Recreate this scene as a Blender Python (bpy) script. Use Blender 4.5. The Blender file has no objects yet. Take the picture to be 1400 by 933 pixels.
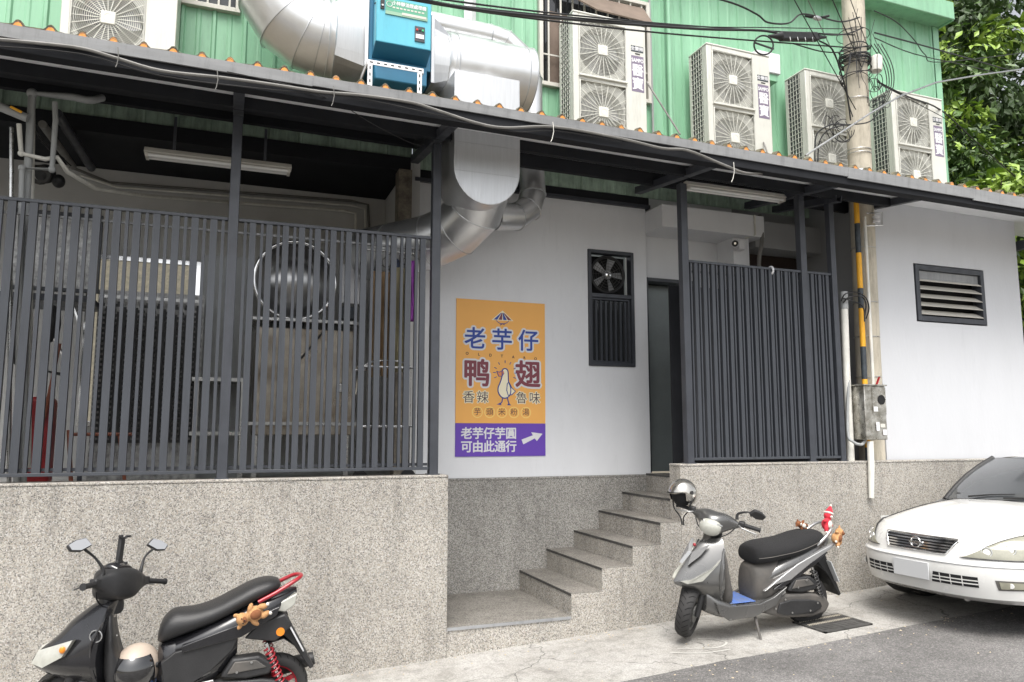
import bpy, math, random
from math import sin, cos, pi, radians, sqrt, atan2, tan
from mathutils import Vector, Matrix, noise
random.seed(7)
SC = bpy.context.scene
COL = SC.collection

# ---------------------------------------------------------------- camera, sky, sun, exposure
YAW, PITCH, FPX = radians(20.8), radians(6.95), 1030.0
cam = bpy.data.cameras.new('camera')
cam.sensor_width = 36.0
cam.lens = FPX / 1400 * 36
cam.clip_start, cam.clip_end = 0.05, 900
camo = bpy.data.objects.new('camera', cam)
COL.objects.link(camo)
camo.location = (0, 0, 0)
camo.rotation_euler = (radians(90) + PITCH, 0, -YAW)
SC.camera = camo

SUN_EL, SUN_AZ = radians(62), radians(200)      # azimuth clockwise from +Y: behind the camera, a little left
w = bpy.data.worlds.new('World')
SC.world = w
w.use_nodes = True
nt = w.node_tree
sky = nt.nodes.new('ShaderNodeTexSky')
sky.sky_type = 'NISHITA'
sky.sun_disc = False
sky.sun_elevation = SUN_EL
sky.sun_rotation = SUN_AZ
sky.air_density = 1.0
sky.dust_density = 4.0
sky.ozone_density = 1.0
# bright hazy overcast: most of the sky's blue is veiled by high cloud
bw = nt.nodes.new('ShaderNodeRGBToBW'); mxs = nt.nodes.new('ShaderNodeMix'); mxs.data_type = 'RGBA'; mxs.inputs[0].default_value = .86
nt.links.new(sky.outputs[0], bw.inputs[0]); nt.links.new(sky.outputs[0], mxs.inputs[6]); nt.links.new(bw.outputs[0], mxs.inputs[7])
nt.links.new(mxs.outputs[2], nt.nodes['Background'].inputs[0])
nt.nodes['Background'].inputs[1].default_value = 0.15
sl = bpy.data.lights.new('sun', 'SUN')
sl.energy = 1.5
sl.angle = radians(35)
sl.color = (1.0, 0.95, 0.88)
so = bpy.data.objects.new('sun', sl)
COL.objects.link(so)
sd = Vector((sin(SUN_AZ) * cos(SUN_EL), cos(SUN_AZ) * cos(SUN_EL), sin(SUN_EL)))
so.rotation_euler = sd.to_track_quat('Z', 'Y').to_euler()
so.location = sd * 30
SC.view_settings.view_transform = 'Standard'
SC.view_settings.look = 'None'
SC.view_settings.exposure = 1.2
SC.view_settings.gamma = 1.0
SC.cycles.max_bounces = 8
SC.cycles.use_adaptive_sampling = True

# ---------------------------------------------------------------- helpers
_F = Vector((sin(YAW) * cos(PITCH), cos(YAW) * cos(PITCH), sin(PITCH)))
_R = Vector((cos(YAW), -sin(YAW), 0))
_U = _R.cross(_F)
def P(x, y, Y):
    "survey helper: where the sight line through photo pixel (x, y) meets the vertical plane Y"
    r = _F * FPX + _R * (x - 700) + _U * (466.5 - y)
    return r * (Y / r.y)
def gz(X):
    return -1.697 + 0.051 * max(-12.0, min(14.0, X))

class MB:
    def __init__(s):
        s.v = []; s.f = []; s.m = []
        s.mi = 0
    def add(s, vs, fs):
        b = len(s.v)
        s.v += [tuple(q) for q in vs]
        s.f += [tuple(b + i for i in f) for f in fs]
        s.m += [s.mi] * len(fs)
        return s
    def box(s, x0, y0, z0, x1, y1, z1, M=None):
        vs = [Vector((x, y, z)) for z in (z0, z1) for y in (y0, y1) for x in (x0, x1)]
        if M is not None: vs = [M @ q for q in vs]
        return s.add(vs, [(0, 2, 3, 1), (4, 5, 7, 6), (0, 1, 5, 4), (2, 6, 7, 3), (0, 4, 6, 2), (1, 3, 7, 5)])
    def bar(s, a, b, wd, h, up=(0, 0, 1)):
        "rectangular bar from a to b"
        a = Vector(a); b = Vector(b); d = (b - a).normalized(); u = Vector(up)
        sdv = d.cross(u).normalized(); u = sdv.cross(d).normalized()
        vs = []
        for c in (a, b):
            for q, r in ((-1, -1), (1, -1), (1, 1), (-1, 1)):
                vs.append(c + sdv * (q * wd / 2) + u * (r * h / 2))
        return s.add(vs, [(0, 1, 2, 3)[::-1], (4, 5, 6, 7), (0, 1, 5, 4), (1, 2, 6, 5), (2, 3, 7, 6), (3, 0, 4, 7)])
    def prism(s, poly, a, b, ax='y'):
        n = len(poly)
        def mk(p, t):
            return (p[0], t, p[1]) if ax == 'y' else ((t, p[0], p[1]) if ax == 'x' else (p[0], p[1], t))
        vs = [mk(p, a) for p in poly] + [mk(p, b) for p in poly]
        fs = [tuple(range(n)), tuple(range(2 * n - 1, n - 1, -1))]
        fs += [(i, i + n, (i + 1) % n + n, (i + 1) % n) for i in range(n)]
        return s.add(vs, fs)
    def loft(s, rings, cap=True, closed=True):
        n = len(rings[0]); vs = [q for r in rings for q in r]; fs = []
        for i in range(len(rings) - 1):
            for j in range(n if closed else n - 1):
                k = (j + 1) % n
                fs.append((i * n + j, i * n + k, (i + 1) * n + k, (i + 1) * n + j))
        if cap:
            fs.append(tuple(range(n - 1, -1, -1)))
            fs.append(tuple(range((len(rings) - 1) * n, len(rings) * n)))
        return s.add(vs, fs)
    def tube(s, pts, r, n=8, cap=True, smooth=0):
        pts = [Vector(p) for p in pts]
        if smooth: pts = catmull(pts, smooth)
        if not hasattr(r, '__len__'): r = [r] * len(pts)
        elif len(r) != len(pts):
            m = len(r) - 1; k = len(pts) - 1
            r = [r[min(m, int(i / k * m))] * (1 - (i / k * m - min(m, int(i / k * m)))) + r[min(m, int(i / k * m) + 1)] * (i / k * m - min(m, int(i / k * m))) for i in range(k + 1)]
        rings = []; up = None
        for i, p in enumerate(pts):
            d = (pts[min(i + 1, len(pts) - 1)] - pts[max(i - 1, 0)])
            if d.length < 1e-9: d = Vector((0, 0, 1))
            d.normalize()
            if up is None:
                up = Vector((0, 0, 1)) if abs(d.z) < 0.9 else Vector((0, 1, 0))
            up = (up - d * up.dot(d)).normalized()
            sdv = d.cross(up)
            k = 1.0
            if 0 < i < len(pts) - 1:
                a = (pts[i] - pts[i - 1]).normalized(); b = (pts[i + 1] - pts[i]).normalized()
                k = 1 / max(0.5, sqrt(max(0.0, (1 + a.dot(b)) / 2)))
            rings.append([p + (up * sin(2 * pi * j / n) + sdv * cos(2 * pi * j / n)) * r[i] for j in range(n)])
        return s.loft(rings, cap)
    def rev(s, prof, c=(0, 0, 0), axis=(0, 0, 1), n=24, a0=0, a1=2 * pi):
        "lathe: prof = [(radius, height along axis)]"
        c = Vector(c); ax = Vector(axis).normalized()
        u = ax.orthogonal().normalized(); vv = ax.cross(u)
        full = abs(a1 - a0 - 2 * pi) < 1e-6
        m = n if full else n + 1
        vs = []
        for (r, h) in prof:
            for j in range(m):
                t = a0 + (a1 - a0) * j / n
                vs.append(c + ax * h + (u * cos(t) + vv * sin(t)) * max(r, 1e-5))
        fs = []
        for i in range(len(prof) - 1):
            for j in range(m if full else m - 1):
                k = (j + 1) % m
                fs.append((i * m + j, i * m + k, (i + 1) * m + k, (i + 1) * m + j))
        return s.add(vs, fs)
    def cyl(s, a, b, r, n=16, r2=None):
        a = Vector(a); b = Vector(b); L = (b - a).length
        r2 = r if r2 is None else r2
        return s.rev([(0, 0), (r, 0), (r2, L), (0, L)], a, b - a, n)
    def torus(s, c, axis, R, r, n=32, m=8, a0=0, a1=2 * pi):
        prof = [(R + r * cos(2 * pi * k / m), r * sin(2 * pi * k / m)) for k in range(m + 1)]
        return s.rev(prof, c, axis, n, a0, a1)
    def ell(s, c, rad, nu=16, nv=10, M=None):
        c = Vector(c); vs = []; fs = []
        for i in range(nv + 1):
            t = pi * i / nv
            for j in range(nu):
                a = 2 * pi * j / nu
                q = Vector((rad[0] * sin(t) * cos(a), rad[1] * sin(t) * sin(a), rad[2] * cos(t)))
                if M is not None: q = M @ q
                vs.append(c + q)
        for i in range(nv):
            for j in range(nu):
                k = (j + 1) % nu
                fs.append((i * nu + j, (i + 1) * nu + j, (i + 1) * nu + k, i * nu + k))
        return s.add(vs, fs)
    def build(s, name, mat, parent=None, smooth=None, bevel=0, seg=2, local=False, fix=True):
        me = bpy.data.meshes.new(name)
        off = Vector((0, 0, 0))
        if parent is not None and not local:
            q = parent
            while q is not None:
                off += q.location; q = q.parent
        vs = [tuple(Vector(q) - off) for q in s.v] if off.length else s.v
        me.from_pydata(vs, [], s.f)
        mats = mat if isinstance(mat, (list, tuple)) else [mat]
        for m_ in mats: me.materials.append(m_)
        if len(mats) > 1:
            me.polygons.foreach_set('material_index', s.m)
        if fix:
            import bmesh
            bm = bmesh.new(); bm.from_mesh(me)
            bmesh.ops.remove_doubles(bm, verts=bm.verts, dist=1e-5)
            bmesh.ops.recalc_face_normals(bm, faces=bm.faces)
            bm.to_mesh(me); bm.free()
        o = bpy.data.objects.new(name, me)
        COL.objects.link(o)
        if parent is not None: o.parent = parent
        if smooth:
            me.polygons.foreach_set('use_smooth', [True] * len(me.polygons))
            if smooth < 179: me.set_sharp_from_angle(angle=radians(smooth))
        if bevel:
            b = o.modifiers.new('bevel', 'BEVEL'); b.width = bevel; b.segments = seg
            b.limit_method = 'ANGLE'; b.angle_limit = radians(35); b.harden_normals = False
            if smooth is None:
                me.polygons.foreach_set('use_smooth', [True] * len(me.polygons)); me.set_sharp_from_angle(angle=radians(40))
        return o

def catmull(pts, k=6):
    out = []
    n = len(pts)
    for i in range(n - 1):
        p0, p1, p2, p3 = pts[max(i - 1, 0)], pts[i], pts[i + 1], pts[min(i + 2, n - 1)]
        for j in range(k):
            t = j / k
            out.append(0.5 * ((2 * p1) + (p2 - p0) * t + (2 * p0 - 5 * p1 + 4 * p2 - p3) * t * t + (3 * p1 - p0 - 3 * p2 + p3) * t ** 3))
    out.append(pts[-1])
    return out

def tag(o, label=None, cat=None, group=None, kind=None):
    if label: o['label'] = label
    if cat: o['category'] = cat
    if group: o['group'] = group
    if kind: o['kind'] = kind
    return o
def T(name, label, cat, loc=(0, 0, 0), group=None, rz=0):
    o = bpy.data.objects.new(name, None)
    o.empty_display_size = 0.1
    COL.objects.link(o)
    o.location = loc
    o.rotation_euler = (0, 0, rz)
    return tag(o, label, cat, group)
def kids(o):
    return [c for c in bpy.data.objects if c.parent == o]
def copy_tree(o, parent=None):
    c = o.copy(); COL.objects.link(c)
    if parent is not None: c.parent = parent
    for k in kids(o): copy_tree(k, c)
    return c
def again(o, parent, dx=0, dy=0, dz=0):
    "another piece like o, sharing its mesh"
    c = o.copy(); COL.objects.link(c); c.parent = parent
    c.location = o.location + Vector((dx, dy, dz))
    return c

def srgb(h):
    h = h.lstrip('#'); out = []
    for i in (0, 2, 4):
        c = int(h[i:i + 2], 16) / 255
        out.append(c / 12.92 if c <= 0.04045 else ((c + 0.055) / 1.055) ** 2.4)
    return tuple(out)
def mat(name, col, rough=0.6, metal=0.0, var=0.0, scale=4.0, bump=0.0, bscale=60.0, coat=0.0, stretch=(1, 1, 1), col2=None, emit=None, alpha=None, spec=0.5, rvar=0.0):
    m = bpy.data.materials.new(name); m.use_nodes = True
    n = m.node_tree.nodes; L = m.node_tree.links
    b = n['Principled BSDF']
    c = (*col, 1) if len(col) == 3 else col
    b.inputs['Base Color'].default_value = c
    b.inputs['Roughness'].default_value = rough
    b.inputs['Metallic'].default_value = metal
    b.inputs['Coat Weight'].default_value = coat
    b.inputs['Specular IOR Level'].default_value = spec
    if emit: b.inputs['Emission Color'].default_value = (*emit[:3], 1); b.inputs['Emission Strength'].default_value = emit[3]
    if alpha is not None: b.inputs['Alpha'].default_value = alpha
    if var or bump or col2 or rvar:
        tc = n.new('ShaderNodeTexCoord'); mp = n.new('ShaderNodeMapping')
        mp.inputs['Scale'].default_value = stretch
        L.new(tc.outputs['Object'], mp.inputs[0])
    if var or col2:
        t = n.new('ShaderNodeTexNoise'); t.inputs['Scale'].default_value = scale; t.inputs['Detail'].default_value = 6
        t.inputs['Roughness'].default_value = 0.65
        L.new(mp.outputs[0], t.inputs[0])
        r = n.new('ShaderNodeValToRGB')
        r.color_ramp.elements[0].position = 0.3; r.color_ramp.elements[1].position = 0.7
        a = tuple(min(1, q * (1 - var)) for q in col[:3]); d = tuple(min(1, q * (1 + var)) for q in col[:3])
        if col2: a = col2
        r.color_ramp.elements[0].color = (*a, 1); r.color_ramp.elements[1].color = (*d, 1)
        L.new(t.outputs[0], r.inputs[0]); L.new(r.outputs[0], b.inputs['Base Color'])
    if rvar:
        t3 = n.new('ShaderNodeTexNoise'); t3.inputs['Scale'].default_value = scale * 2.3; t3.inputs['Detail'].default_value = 5
        L.new(mp.outputs[0], t3.inputs[0])
        mr = n.new('ShaderNodeMapRange'); mr.inputs[1].default_value = 0.3; mr.inputs[2].default_value = 0.7
        mr.inputs[3].default_value = max(0.02, rough - rvar); mr.inputs[4].default_value = min(1, rough + rvar)
        L.new(t3.outputs[0], mr.inputs[0]); L.new(mr.outputs[0], b.inputs['Roughness'])
    if bump:
        t2 = n.new('ShaderNodeTexNoise'); t2.inputs['Scale'].default_value = bscale; t2.inputs['Detail'].default_value = 4
        L.new(mp.outputs[0], t2.inputs[0])
        bp = n.new('ShaderNodeBump'); bp.inputs['Strength'].default_value = bump; bp.inputs['Distance'].default_value = 0.01
        L.new(t2.outputs[0], bp.inputs['Height']); L.new(bp.outputs[0], b.inputs['Normal'])
    return m
def nodes(m): return m.node_tree.nodes, m.node_tree.links, m.node_tree.nodes['Principled BSDF']

def pebble_mat(name, scale, cols, grout, dirt=0.25, world=True, big=0.10):
    "washed-pebble render: small stones of several colours in pale cement"
    m = bpy.data.materials.new(name); m.use_nodes = True
    n, L, b = nodes(m)
    g = n.new('ShaderNodeNewGeometry')
    vo = n.new('ShaderNodeTexVoronoi'); vo.inputs['Scale'].default_value = scale; vo.inputs['Randomness'].default_value = 1
    L.new(g.outputs['Position'], vo.inputs['Vector'])
    sep = n.new('ShaderNodeSeparateColor'); L.new(vo.outputs['Color'], sep.inputs[0])
    r = n.new('ShaderNodeValToRGB'); r.color_ramp.interpolation = 'CONSTANT'
    el = r.color_ramp.elements
    tot = sum(q[1] for q in cols); acc = 0
    for i, (c, wt) in enumerate(cols):
        if i < 2: e = el[i]; e.position = acc / tot
        else: e = el.new(acc / tot)
        e.color = (*c, 1); acc += wt
    L.new(sep.outputs[0], r.inputs[0])
    v2 = n.new('ShaderNodeTexVoronoi'); v2.feature = 'DISTANCE_TO_EDGE'; v2.inputs['Scale'].default_value = scale
    L.new(g.outputs['Position'], v2.inputs['Vector'])
    mr = n.new('ShaderNodeMapRange'); mr.inputs[1].default_value = 0.02; mr.inputs[2].default_value = 0.12
    L.new(v2.outputs[0], mr.inputs[0])
    mx = n.new('ShaderNodeMix'); mx.data_type = 'RGBA'
    L.new(mr.outputs[0], mx.inputs[0]); mx.inputs[6].default_value = (*grout, 1); L.new(r.outputs[0], mx.inputs[7])
    no = n.new('ShaderNodeTexNoise'); no.inputs['Scale'].default_value = 1.3; no.inputs['Detail'].default_value = 7; no.inputs['Roughness'].default_value = 0.7
    L.new(g.outputs['Position'], no.inputs[0])
    mr2 = n.new('ShaderNodeMapRange'); mr2.inputs[1].default_value = 0.3; mr2.inputs[2].default_value = 0.7
    mr2.inputs[3].default_value = 1 - dirt; mr2.inputs[4].default_value = 1 + big
    L.new(no.outputs[0], mr2.inputs[0])
    mp = n.new('ShaderNodeMapping'); mp.inputs['Scale'].default_value = (3.2, 3.2, .45); L.new(g.outputs['Position'], mp.inputs[0])
    ns = n.new('ShaderNodeTexNoise'); ns.inputs['Scale'].default_value = 2.2; ns.inputs['Detail'].default_value = 8; ns.inputs['Roughness'].default_value = .7; L.new(mp.outputs[0], ns.inputs[0])
    m3 = n.new('ShaderNodeMapRange'); m3.inputs[1].default_value = .34; m3.inputs[2].default_value = .5; m3.inputs[3].default_value = .80; m3.inputs[4].default_value = 1.0; L.new(ns.outputs[0], m3.inputs[0])
    mm = n.new('ShaderNodeMath'); mm.operation = 'MULTIPLY'; L.new(mr2.outputs[0], mm.inputs[0]); L.new(m3.outputs[0], mm.inputs[1])
    sc = n.new('ShaderNodeVectorMath'); sc.operation = 'SCALE'
    L.new(mx.outputs[2], sc.inputs[0]); L.new(mm.outputs[0], sc.inputs['Scale'])
    L.new(sc.outputs[0], b.inputs['Base Color'])
    bp = n.new('ShaderNodeBump'); bp.inputs['Strength'].default_value = 0.6; bp.inputs['Distance'].default_value = 0.004
    L.new(mr.outputs[0], bp.inputs['Height']); L.new(bp.outputs[0], b.inputs['Normal'])
    b.inputs['Roughness'].default_value = 0.8
    return m

# ---------------------------------------------------------------- materials
M = {}
M['pebble'] = pebble_mat('pebble_render', 142, [((.54, .505, .45), 3), ((.36, .335, .30), 2.4), ((.15, .14, .13), 1.6), ((.63, .61, .58), 1.4), ((.41, .36, .295), 1.2), ((.255, .25, .24), 1.4)], (.44, .415, .37), dirt=.24, big=.05)
M['pebble_dark'] = pebble_mat('pebble_tread', 155, [((.30, .28, .25), 3), ((.20, .185, .16), 2.2), ((.09, .085, .08), 1.6), ((.38, .36, .335), 1)], (.23, .215, .19), dirt=.4)
M['pebble_grey'] = pebble_mat('pebble_grey', 152, [((.46, .44, .405), 3), ((.29, .275, .25), 2.2), ((.13, .125, .12), 1.6), ((.56, .55, .53), 1.3), ((.24, .24, .235), 1.5)], (.37, .355, .325), dirt=.34)
M['white_wall'] = mat('painted_wall', (.69, .70, .72), .85, var=.035, scale=2.0, bump=.15, bscale=25, stretch=(1.6, 1.6, .7))
M['white_wall2'] = mat('painted_wall_clean', (.575, .584, .606), .85, var=.025, scale=1.5, bump=.12, bscale=22, stretch=(1.8, 1.8, .6))
def scuffs(m, amt=.16, thr=.62):
    "faint scuffs, drips and hairline marks over a painted wall"
    n, L, b = nodes(m); lk = [l for l in L if l.to_socket == b.inputs['Base Color']][0]; src = lk.from_socket
    g = n.new('ShaderNodeNewGeometry')
    mp = n.new('ShaderNodeMapping'); mp.inputs['Scale'].default_value = (5, 5, .7); L.new(g.outputs['Position'], mp.inputs[0])
    t = n.new('ShaderNodeTexNoise'); t.inputs['Scale'].default_value = 2.5; t.inputs['Detail'].default_value = 9; t.inputs['Roughness'].default_value = .75; L.new(mp.outputs[0], t.inputs[0])
    r1 = n.new('ShaderNodeMapRange'); r1.inputs[1].default_value = thr - .06; r1.inputs[2].default_value = thr + .12; r1.inputs[3].default_value = 1; r1.inputs[4].default_value = 1 - amt; L.new(t.outputs[0], r1.inputs[0])
    t2 = n.new('ShaderNodeTexNoise'); t2.inputs['Scale'].default_value = 7; t2.inputs['Detail'].default_value = 12; t2.inputs['Roughness'].default_value = .8; L.new(g.outputs['Position'], t2.inputs[0])
    r2 = n.new('ShaderNodeMapRange'); r2.inputs[1].default_value = .66; r2.inputs[2].default_value = .76; r2.inputs[3].default_value = 1; r2.inputs[4].default_value = 1 - amt * 1.3; L.new(t2.outputs[0], r2.inputs[0])
    mm = n.new('ShaderNodeMath'); mm.operation = 'MULTIPLY'; L.new(r1.outputs[0], mm.inputs[0]); L.new(r2.outputs[0], mm.inputs[1])
    sc = n.new('ShaderNodeVectorMath'); sc.operation = 'SCALE'; L.new(src, sc.inputs[0]); L.new(mm.outputs[0], sc.inputs['Scale']); L.new(sc.outputs[0], b.inputs['Base Color'])
scuffs(M['white_wall'], .10, .63); scuffs(M['white_wall2'], .08, .64)
M['grey_wall'] = mat('grey_interior', (.55, .55, .54), .85, var=.08, scale=2)
M['shade_wall'] = mat('shaded_side_wall', (.30, .305, .31), .85, var=.05, scale=2)  # pale wall colour darkened to paint in the shade on its faces
M['dark'] = mat('charcoal_steel', (.042, .046, .056), .42, metal=.0, var=.22, scale=3.2, bump=.05, bscale=40, rvar=.12)
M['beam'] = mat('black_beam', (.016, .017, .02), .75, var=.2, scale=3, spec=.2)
M['slat'] = mat('slat_steel', (.044, .049, .059), .45, var=.16, scale=2.0, stretch=(1, 1, .35), rvar=.12)
M['black'] = mat('black_void', (.008, .008, .009), .9)
M['blackp'] = mat('black_rubber', (.016, .016, .017), .55, var=.2, scale=12, rvar=.1)
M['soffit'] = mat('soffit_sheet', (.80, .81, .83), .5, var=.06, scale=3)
M['flash'] = mat('grey_flashing', (.27, .275, .28), .5, var=.14, scale=2.5, stretch=(1, 1, 6), rvar=.1)
M['orange'] = mat('orange_tile_sheet', (.46, .165, .05), .75, var=.3, scale=24, col2=(.17, .075, .035), bump=.4, bscale=80)
M['moss'] = mat('mossy_edge', (.15, .135, .09), .95, var=.5, scale=30, col2=(.035, .032, .025), bump=.8, bscale=90)
M['green'] = mat('green_cladding', (.235, .46, .30), .42, var=.10, scale=1.6, stretch=(4, 4, .4), rvar=.1)
M['green_dull'] = mat('green_cladding_dusty', (.36, .47, .37), .7, var=.25, scale=6)
M['galv'] = mat('galvanised_sheet', (.72, .73, .74), .36, metal=.88, var=.06, scale=5, bump=.012, bscale=9, rvar=.06)
M['galv_flat'] = mat('galvanised_plate', (.54, .55, .56), .42, metal=.8, var=.06, scale=14, stretch=(5, 1, .3), bump=.04, bscale=25, rvar=.08)
M['seam'] = mat('duct_seam', (.30, .30, .30), .5, metal=.8)
M['teal'] = mat('teal_enamel', (.11, .44, .56), .35, var=.05, scale=3, rvar=.06)
M['teal_dark'] = mat('teal_enamel_body', (.03, .17, .29), .4, var=.08, scale=3)
M['cream'] = mat('cream_enamel', (.60, .60, .55), .42, var=.045, scale=4, bump=.03, bscale=8)
M['cream2'] = mat('cream_grille', (.66, .66, .60), .5)
M['fan'] = mat('fan_plastic', (.26, .265, .27), .5, var=.1, scale=5)
M['fanback'] = mat('condenser_plate', (.44, .44, .41), .8)  # one even grey for the plates behind the fan grilles
M['coil'] = mat('coil_fins', (.16, .165, .17), .5, metal=.6, var=.5, scale=6, stretch=(30, 30, 1), col2=(.06, .06, .06))
M['purple'] = mat('purple_sticker', (.20, .165, .235), .5)
M['white'] = mat('white_print', (.70, .70, .72), .6)
M['chrome'] = mat('chrome', (.8, .8, .8), .12, metal=1.0)
M['steel'] = mat('stainless', (.52, .52, .51), .3, metal=1.0, var=.1, scale=6, rvar=.1)
M['pvc'] = mat('grey_pvc', (.30, .31, .31), .5, var=.1, scale=6)
M['pvcw'] = mat('white_pvc', (.66, .65, .60), .45, var=.12, scale=7)
M['cable'] = mat('black_cable', (.012, .012, .013), .5)
M['cableg'] = mat('grey_cable', (.16, .155, .145), .6, var=.2, scale=10)
M['concrete'] = mat('concrete_pole', (.50, .455, .37), .9, var=.22, scale=5, stretch=(1, 1, .5), bump=.3, bscale=60)
M['yellow'] = mat('yellow_band', (.80, .40, .025), .55, var=.1, scale=20)
M['blackband'] = mat('black_band', (.04, .05, .06), .55, var=.4, scale=18)
M['tube'] = mat('lamp_housing', (.56, .54, .49), .5, var=.05, scale=4)
M['glassw'] = mat('lamp_tube', (.72, .72, .70), .25)
M['glass'] = mat('dark_glass', (.02, .022, .024), .06, spec=.8)
M['orange_print'] = mat('orange_print', srgb('#eeb05c'), .55, var=.02, scale=3)
M['purple_print'] = mat('purple_print', srgb('#6440ac'), .5)
M['blue_print'] = mat('blue_print', srgb('#22439a'), .5)
M['maroon_print'] = mat('maroon_print', srgb('#7c3844'), .5)
M['brown_print'] = mat('brown_print', srgb('#4a3038'), .5)
M['cream_print'] = mat('cream_print', srgb('#efe6c8'), .5)
M['beak'] = mat('beak_print', srgb('#e08a50'), .5)
M['yellow_ring'] = mat('yellow_ring_print', srgb('#f4d27a'), .5)
M['leaf'] = mat('leaf_green', (.075, .135, .034), .5)
M['leaf2'] = mat('leaf_dark', (.038, .07, .022), .55)
M['leaf3'] = mat('leaf_bright', (.22, .33, .045), .5)
M['bark'] = mat('bark', (.10, .08, .06), .9, var=.3, scale=12)
for k_, a_, th_ in (('green', .22, .56), ('dark', .3, .6), ('slat', .3, .58), ('cream', .16, .58), ('concrete', .35, .55), ('flash', .25, .55), ('teal', .1, .6), ('pvcw', .2, .56), ('green_dull', .4, .5)): scuffs(M[k_], a_, th_)
_GL = {}
def glyphs(body, size, align):
    k = (body, round(size, 4), align)
    if k not in _GL:
        c = bpy.data.curves.new('g', 'FONT'); c.body = body; c.size = size; c.align_x = align; c.align_y = 'CENTER'; c.resolution_u = 3
        o = bpy.data.objects.new('g', c); COL.objects.link(o)
        me = bpy.data.meshes.new_from_object(o.evaluated_get(bpy.context.evaluated_depsgraph_get()))
        _GL[k] = ([tuple(v.co) for v in me.vertices], [tuple(p.vertices) for p in me.polygons])
        bpy.data.objects.remove(o); bpy.data.meshes.remove(me)
    return _GL[k]
def text(body, size, parent, mtl, origin, name='lettering', off=0.0, right=(1, 0, 0), up=(0, 0, 1), align='CENTER', out=None, sx=1.0, outm='white', local=False):
    "flat lettering just proud of a surface; strokes are thickened by stacking shifted copies a hair apart"
    vs, fs = glyphs(body, size, align)
    r = Vector(right).normalized(); u = Vector(up).normalized(); nn = r.cross(u)
    org = Vector(origin)
    if not local:
        q = parent
        while q is not None: org = org - q.location; q = q.parent
    for (mm, rad, lift, nm) in ([(outm, out, 0.0010, name + '_outline')] if out else []) + [(mtl, off, 0.0034 if out else 0.0012, name)]:
        mb = MB(); sh = [(0, 0)]
        if rad:
            n_ = 14 if out and rad == out else 6
            sh += [(rad * cos(2 * pi * k / n_), rad * sin(2 * pi * k / n_)) for k in range(n_)]
            if n_ == 14: sh += [(rad * .55 * cos(2 * pi * k / 7), rad * .55 * sin(2 * pi * k / 7)) for k in range(7)]
        for k, (a, b_) in enumerate(sh):
            mb.add([org + nn * (lift + k * .00008) + r * (x * sx + a) + u * (y + b_) for x, y, z in vs], fs)
        mb.build(nm, M[mm], parent, local=True, fix=False)

# ================================================================ THE SETTING: ground, apron, road
def sheet(name, xs, yedge, y1, dz, mtl, jit=0.0):
    vs = []; fs = []
    for x in xs:
        ye = yedge(x) if callable(yedge) else yedge
        for k in range(9):
            y = ye + (y1 - ye) * k / 8
            vs.append((x, y, gz(x) + dz))
    for i in range(len(xs) - 1):
        for k in range(8):
            a = i * 9 + k
            fs.append((a, a + 1, a + 10, a + 9))
    mb = MB(); mb.add(vs, fs)
    return mb.build(name, mtl)
m = bpy.data.materials.new('asphalt'); m.use_nodes = True
n, L, b = nodes(m)
g = n.new('ShaderNodeNewGeometry')
v = n.new('ShaderNodeTexVoronoi'); v.inputs['Scale'].default_value = 130; L.new(g.outputs['Position'], v.inputs['Vector'])
r = n.new('ShaderNodeValToRGB'); r.color_ramp.elements[0].color = (.11, .107, .104, 1); r.color_ramp.elements[1].color = (.26, .25, .242, 1)
e = r.color_ramp.elements.new(.75); e.color = (.175, .169, .165, 1)
sp = n.new('ShaderNodeSeparateColor'); L.new(v.outputs['Color'], sp.inputs[0]); L.new(sp.outputs[0], r.inputs[0])
no = n.new('ShaderNodeTexNoise'); no.inputs['Scale'].default_value = 1.6; no.inputs['Detail'].default_value = 8; L.new(g.outputs['Position'], no.inputs[0])
mr = n.new('ShaderNodeMapRange'); mr.inputs[1].default_value = .3; mr.inputs[2].default_value = .7; mr.inputs[3].default_value = .75; mr.inputs[4].default_value = 1.3
L.new(no.outputs[0], mr.inputs[0])
sc = n.new('ShaderNodeVectorMath'); sc.operation = 'SCALE'; L.new(r.outputs[0], sc.inputs[0]); L.new(mr.outputs[0], sc.inputs['Scale'])
L.new(sc.outputs[0], b.inputs['Base Color']); b.inputs['Roughness'].default_value = .85
bp = n.new('ShaderNodeBump'); bp.inputs['Strength'].default_value = .8; bp.inputs['Distance'].default_value = .006
L.new(v.outputs['Distance'], bp.inputs['Height']); L.new(bp.outputs[0], b.inputs['Normal'])
M['asphalt'] = m
m = bpy.data.materials.new('old_concrete'); m.use_nodes = True
n, L, b = nodes(m)
g = n.new('ShaderNodeNewGeometry')
no = n.new('ShaderNodeTexNoise'); no.inputs['Scale'].default_value = 2.2; no.inputs['Detail'].default_value = 10; no.inputs['Roughness'].default_value = .72; L.new(g.outputs['Position'], no.inputs[0])
r = n.new('ShaderNodeValToRGB'); el = r.color_ramp.elements
el[0].position = .28; el[0].color = (.17, .16, .145, 1); el[1].position = .68; el[1].color = (.42, .41, .39, 1)
e = el.new(.45); e.color = (.33, .318, .295, 1)
L.new(no.outputs[0], r.inputs[0])
n2 = n.new('ShaderNodeTexNoise'); n2.inputs['Scale'].default_value = 95; n2.inputs['Detail'].default_value = 3; L.new(g.outputs['Position'], n2.inputs[0])
mr = n.new('ShaderNodeMapRange'); mr.inputs[1].default_value = .3; mr.inputs[2].default_value = .7; mr.inputs[3].default_value = .72; mr.inputs[4].default_value = 1.2
L.new(n2.outputs[0], mr.inputs[0])
sc = n.new('ShaderNodeVectorMath'); sc.operation = 'SCALE'; L.new(r.outputs[0], sc.inputs[0]); L.new(mr.outputs[0], sc.inputs['Scale'])
L.new(sc.outputs[0], b.inputs['Base Color']); b.inputs['Roughness'].default_value = .9
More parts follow.
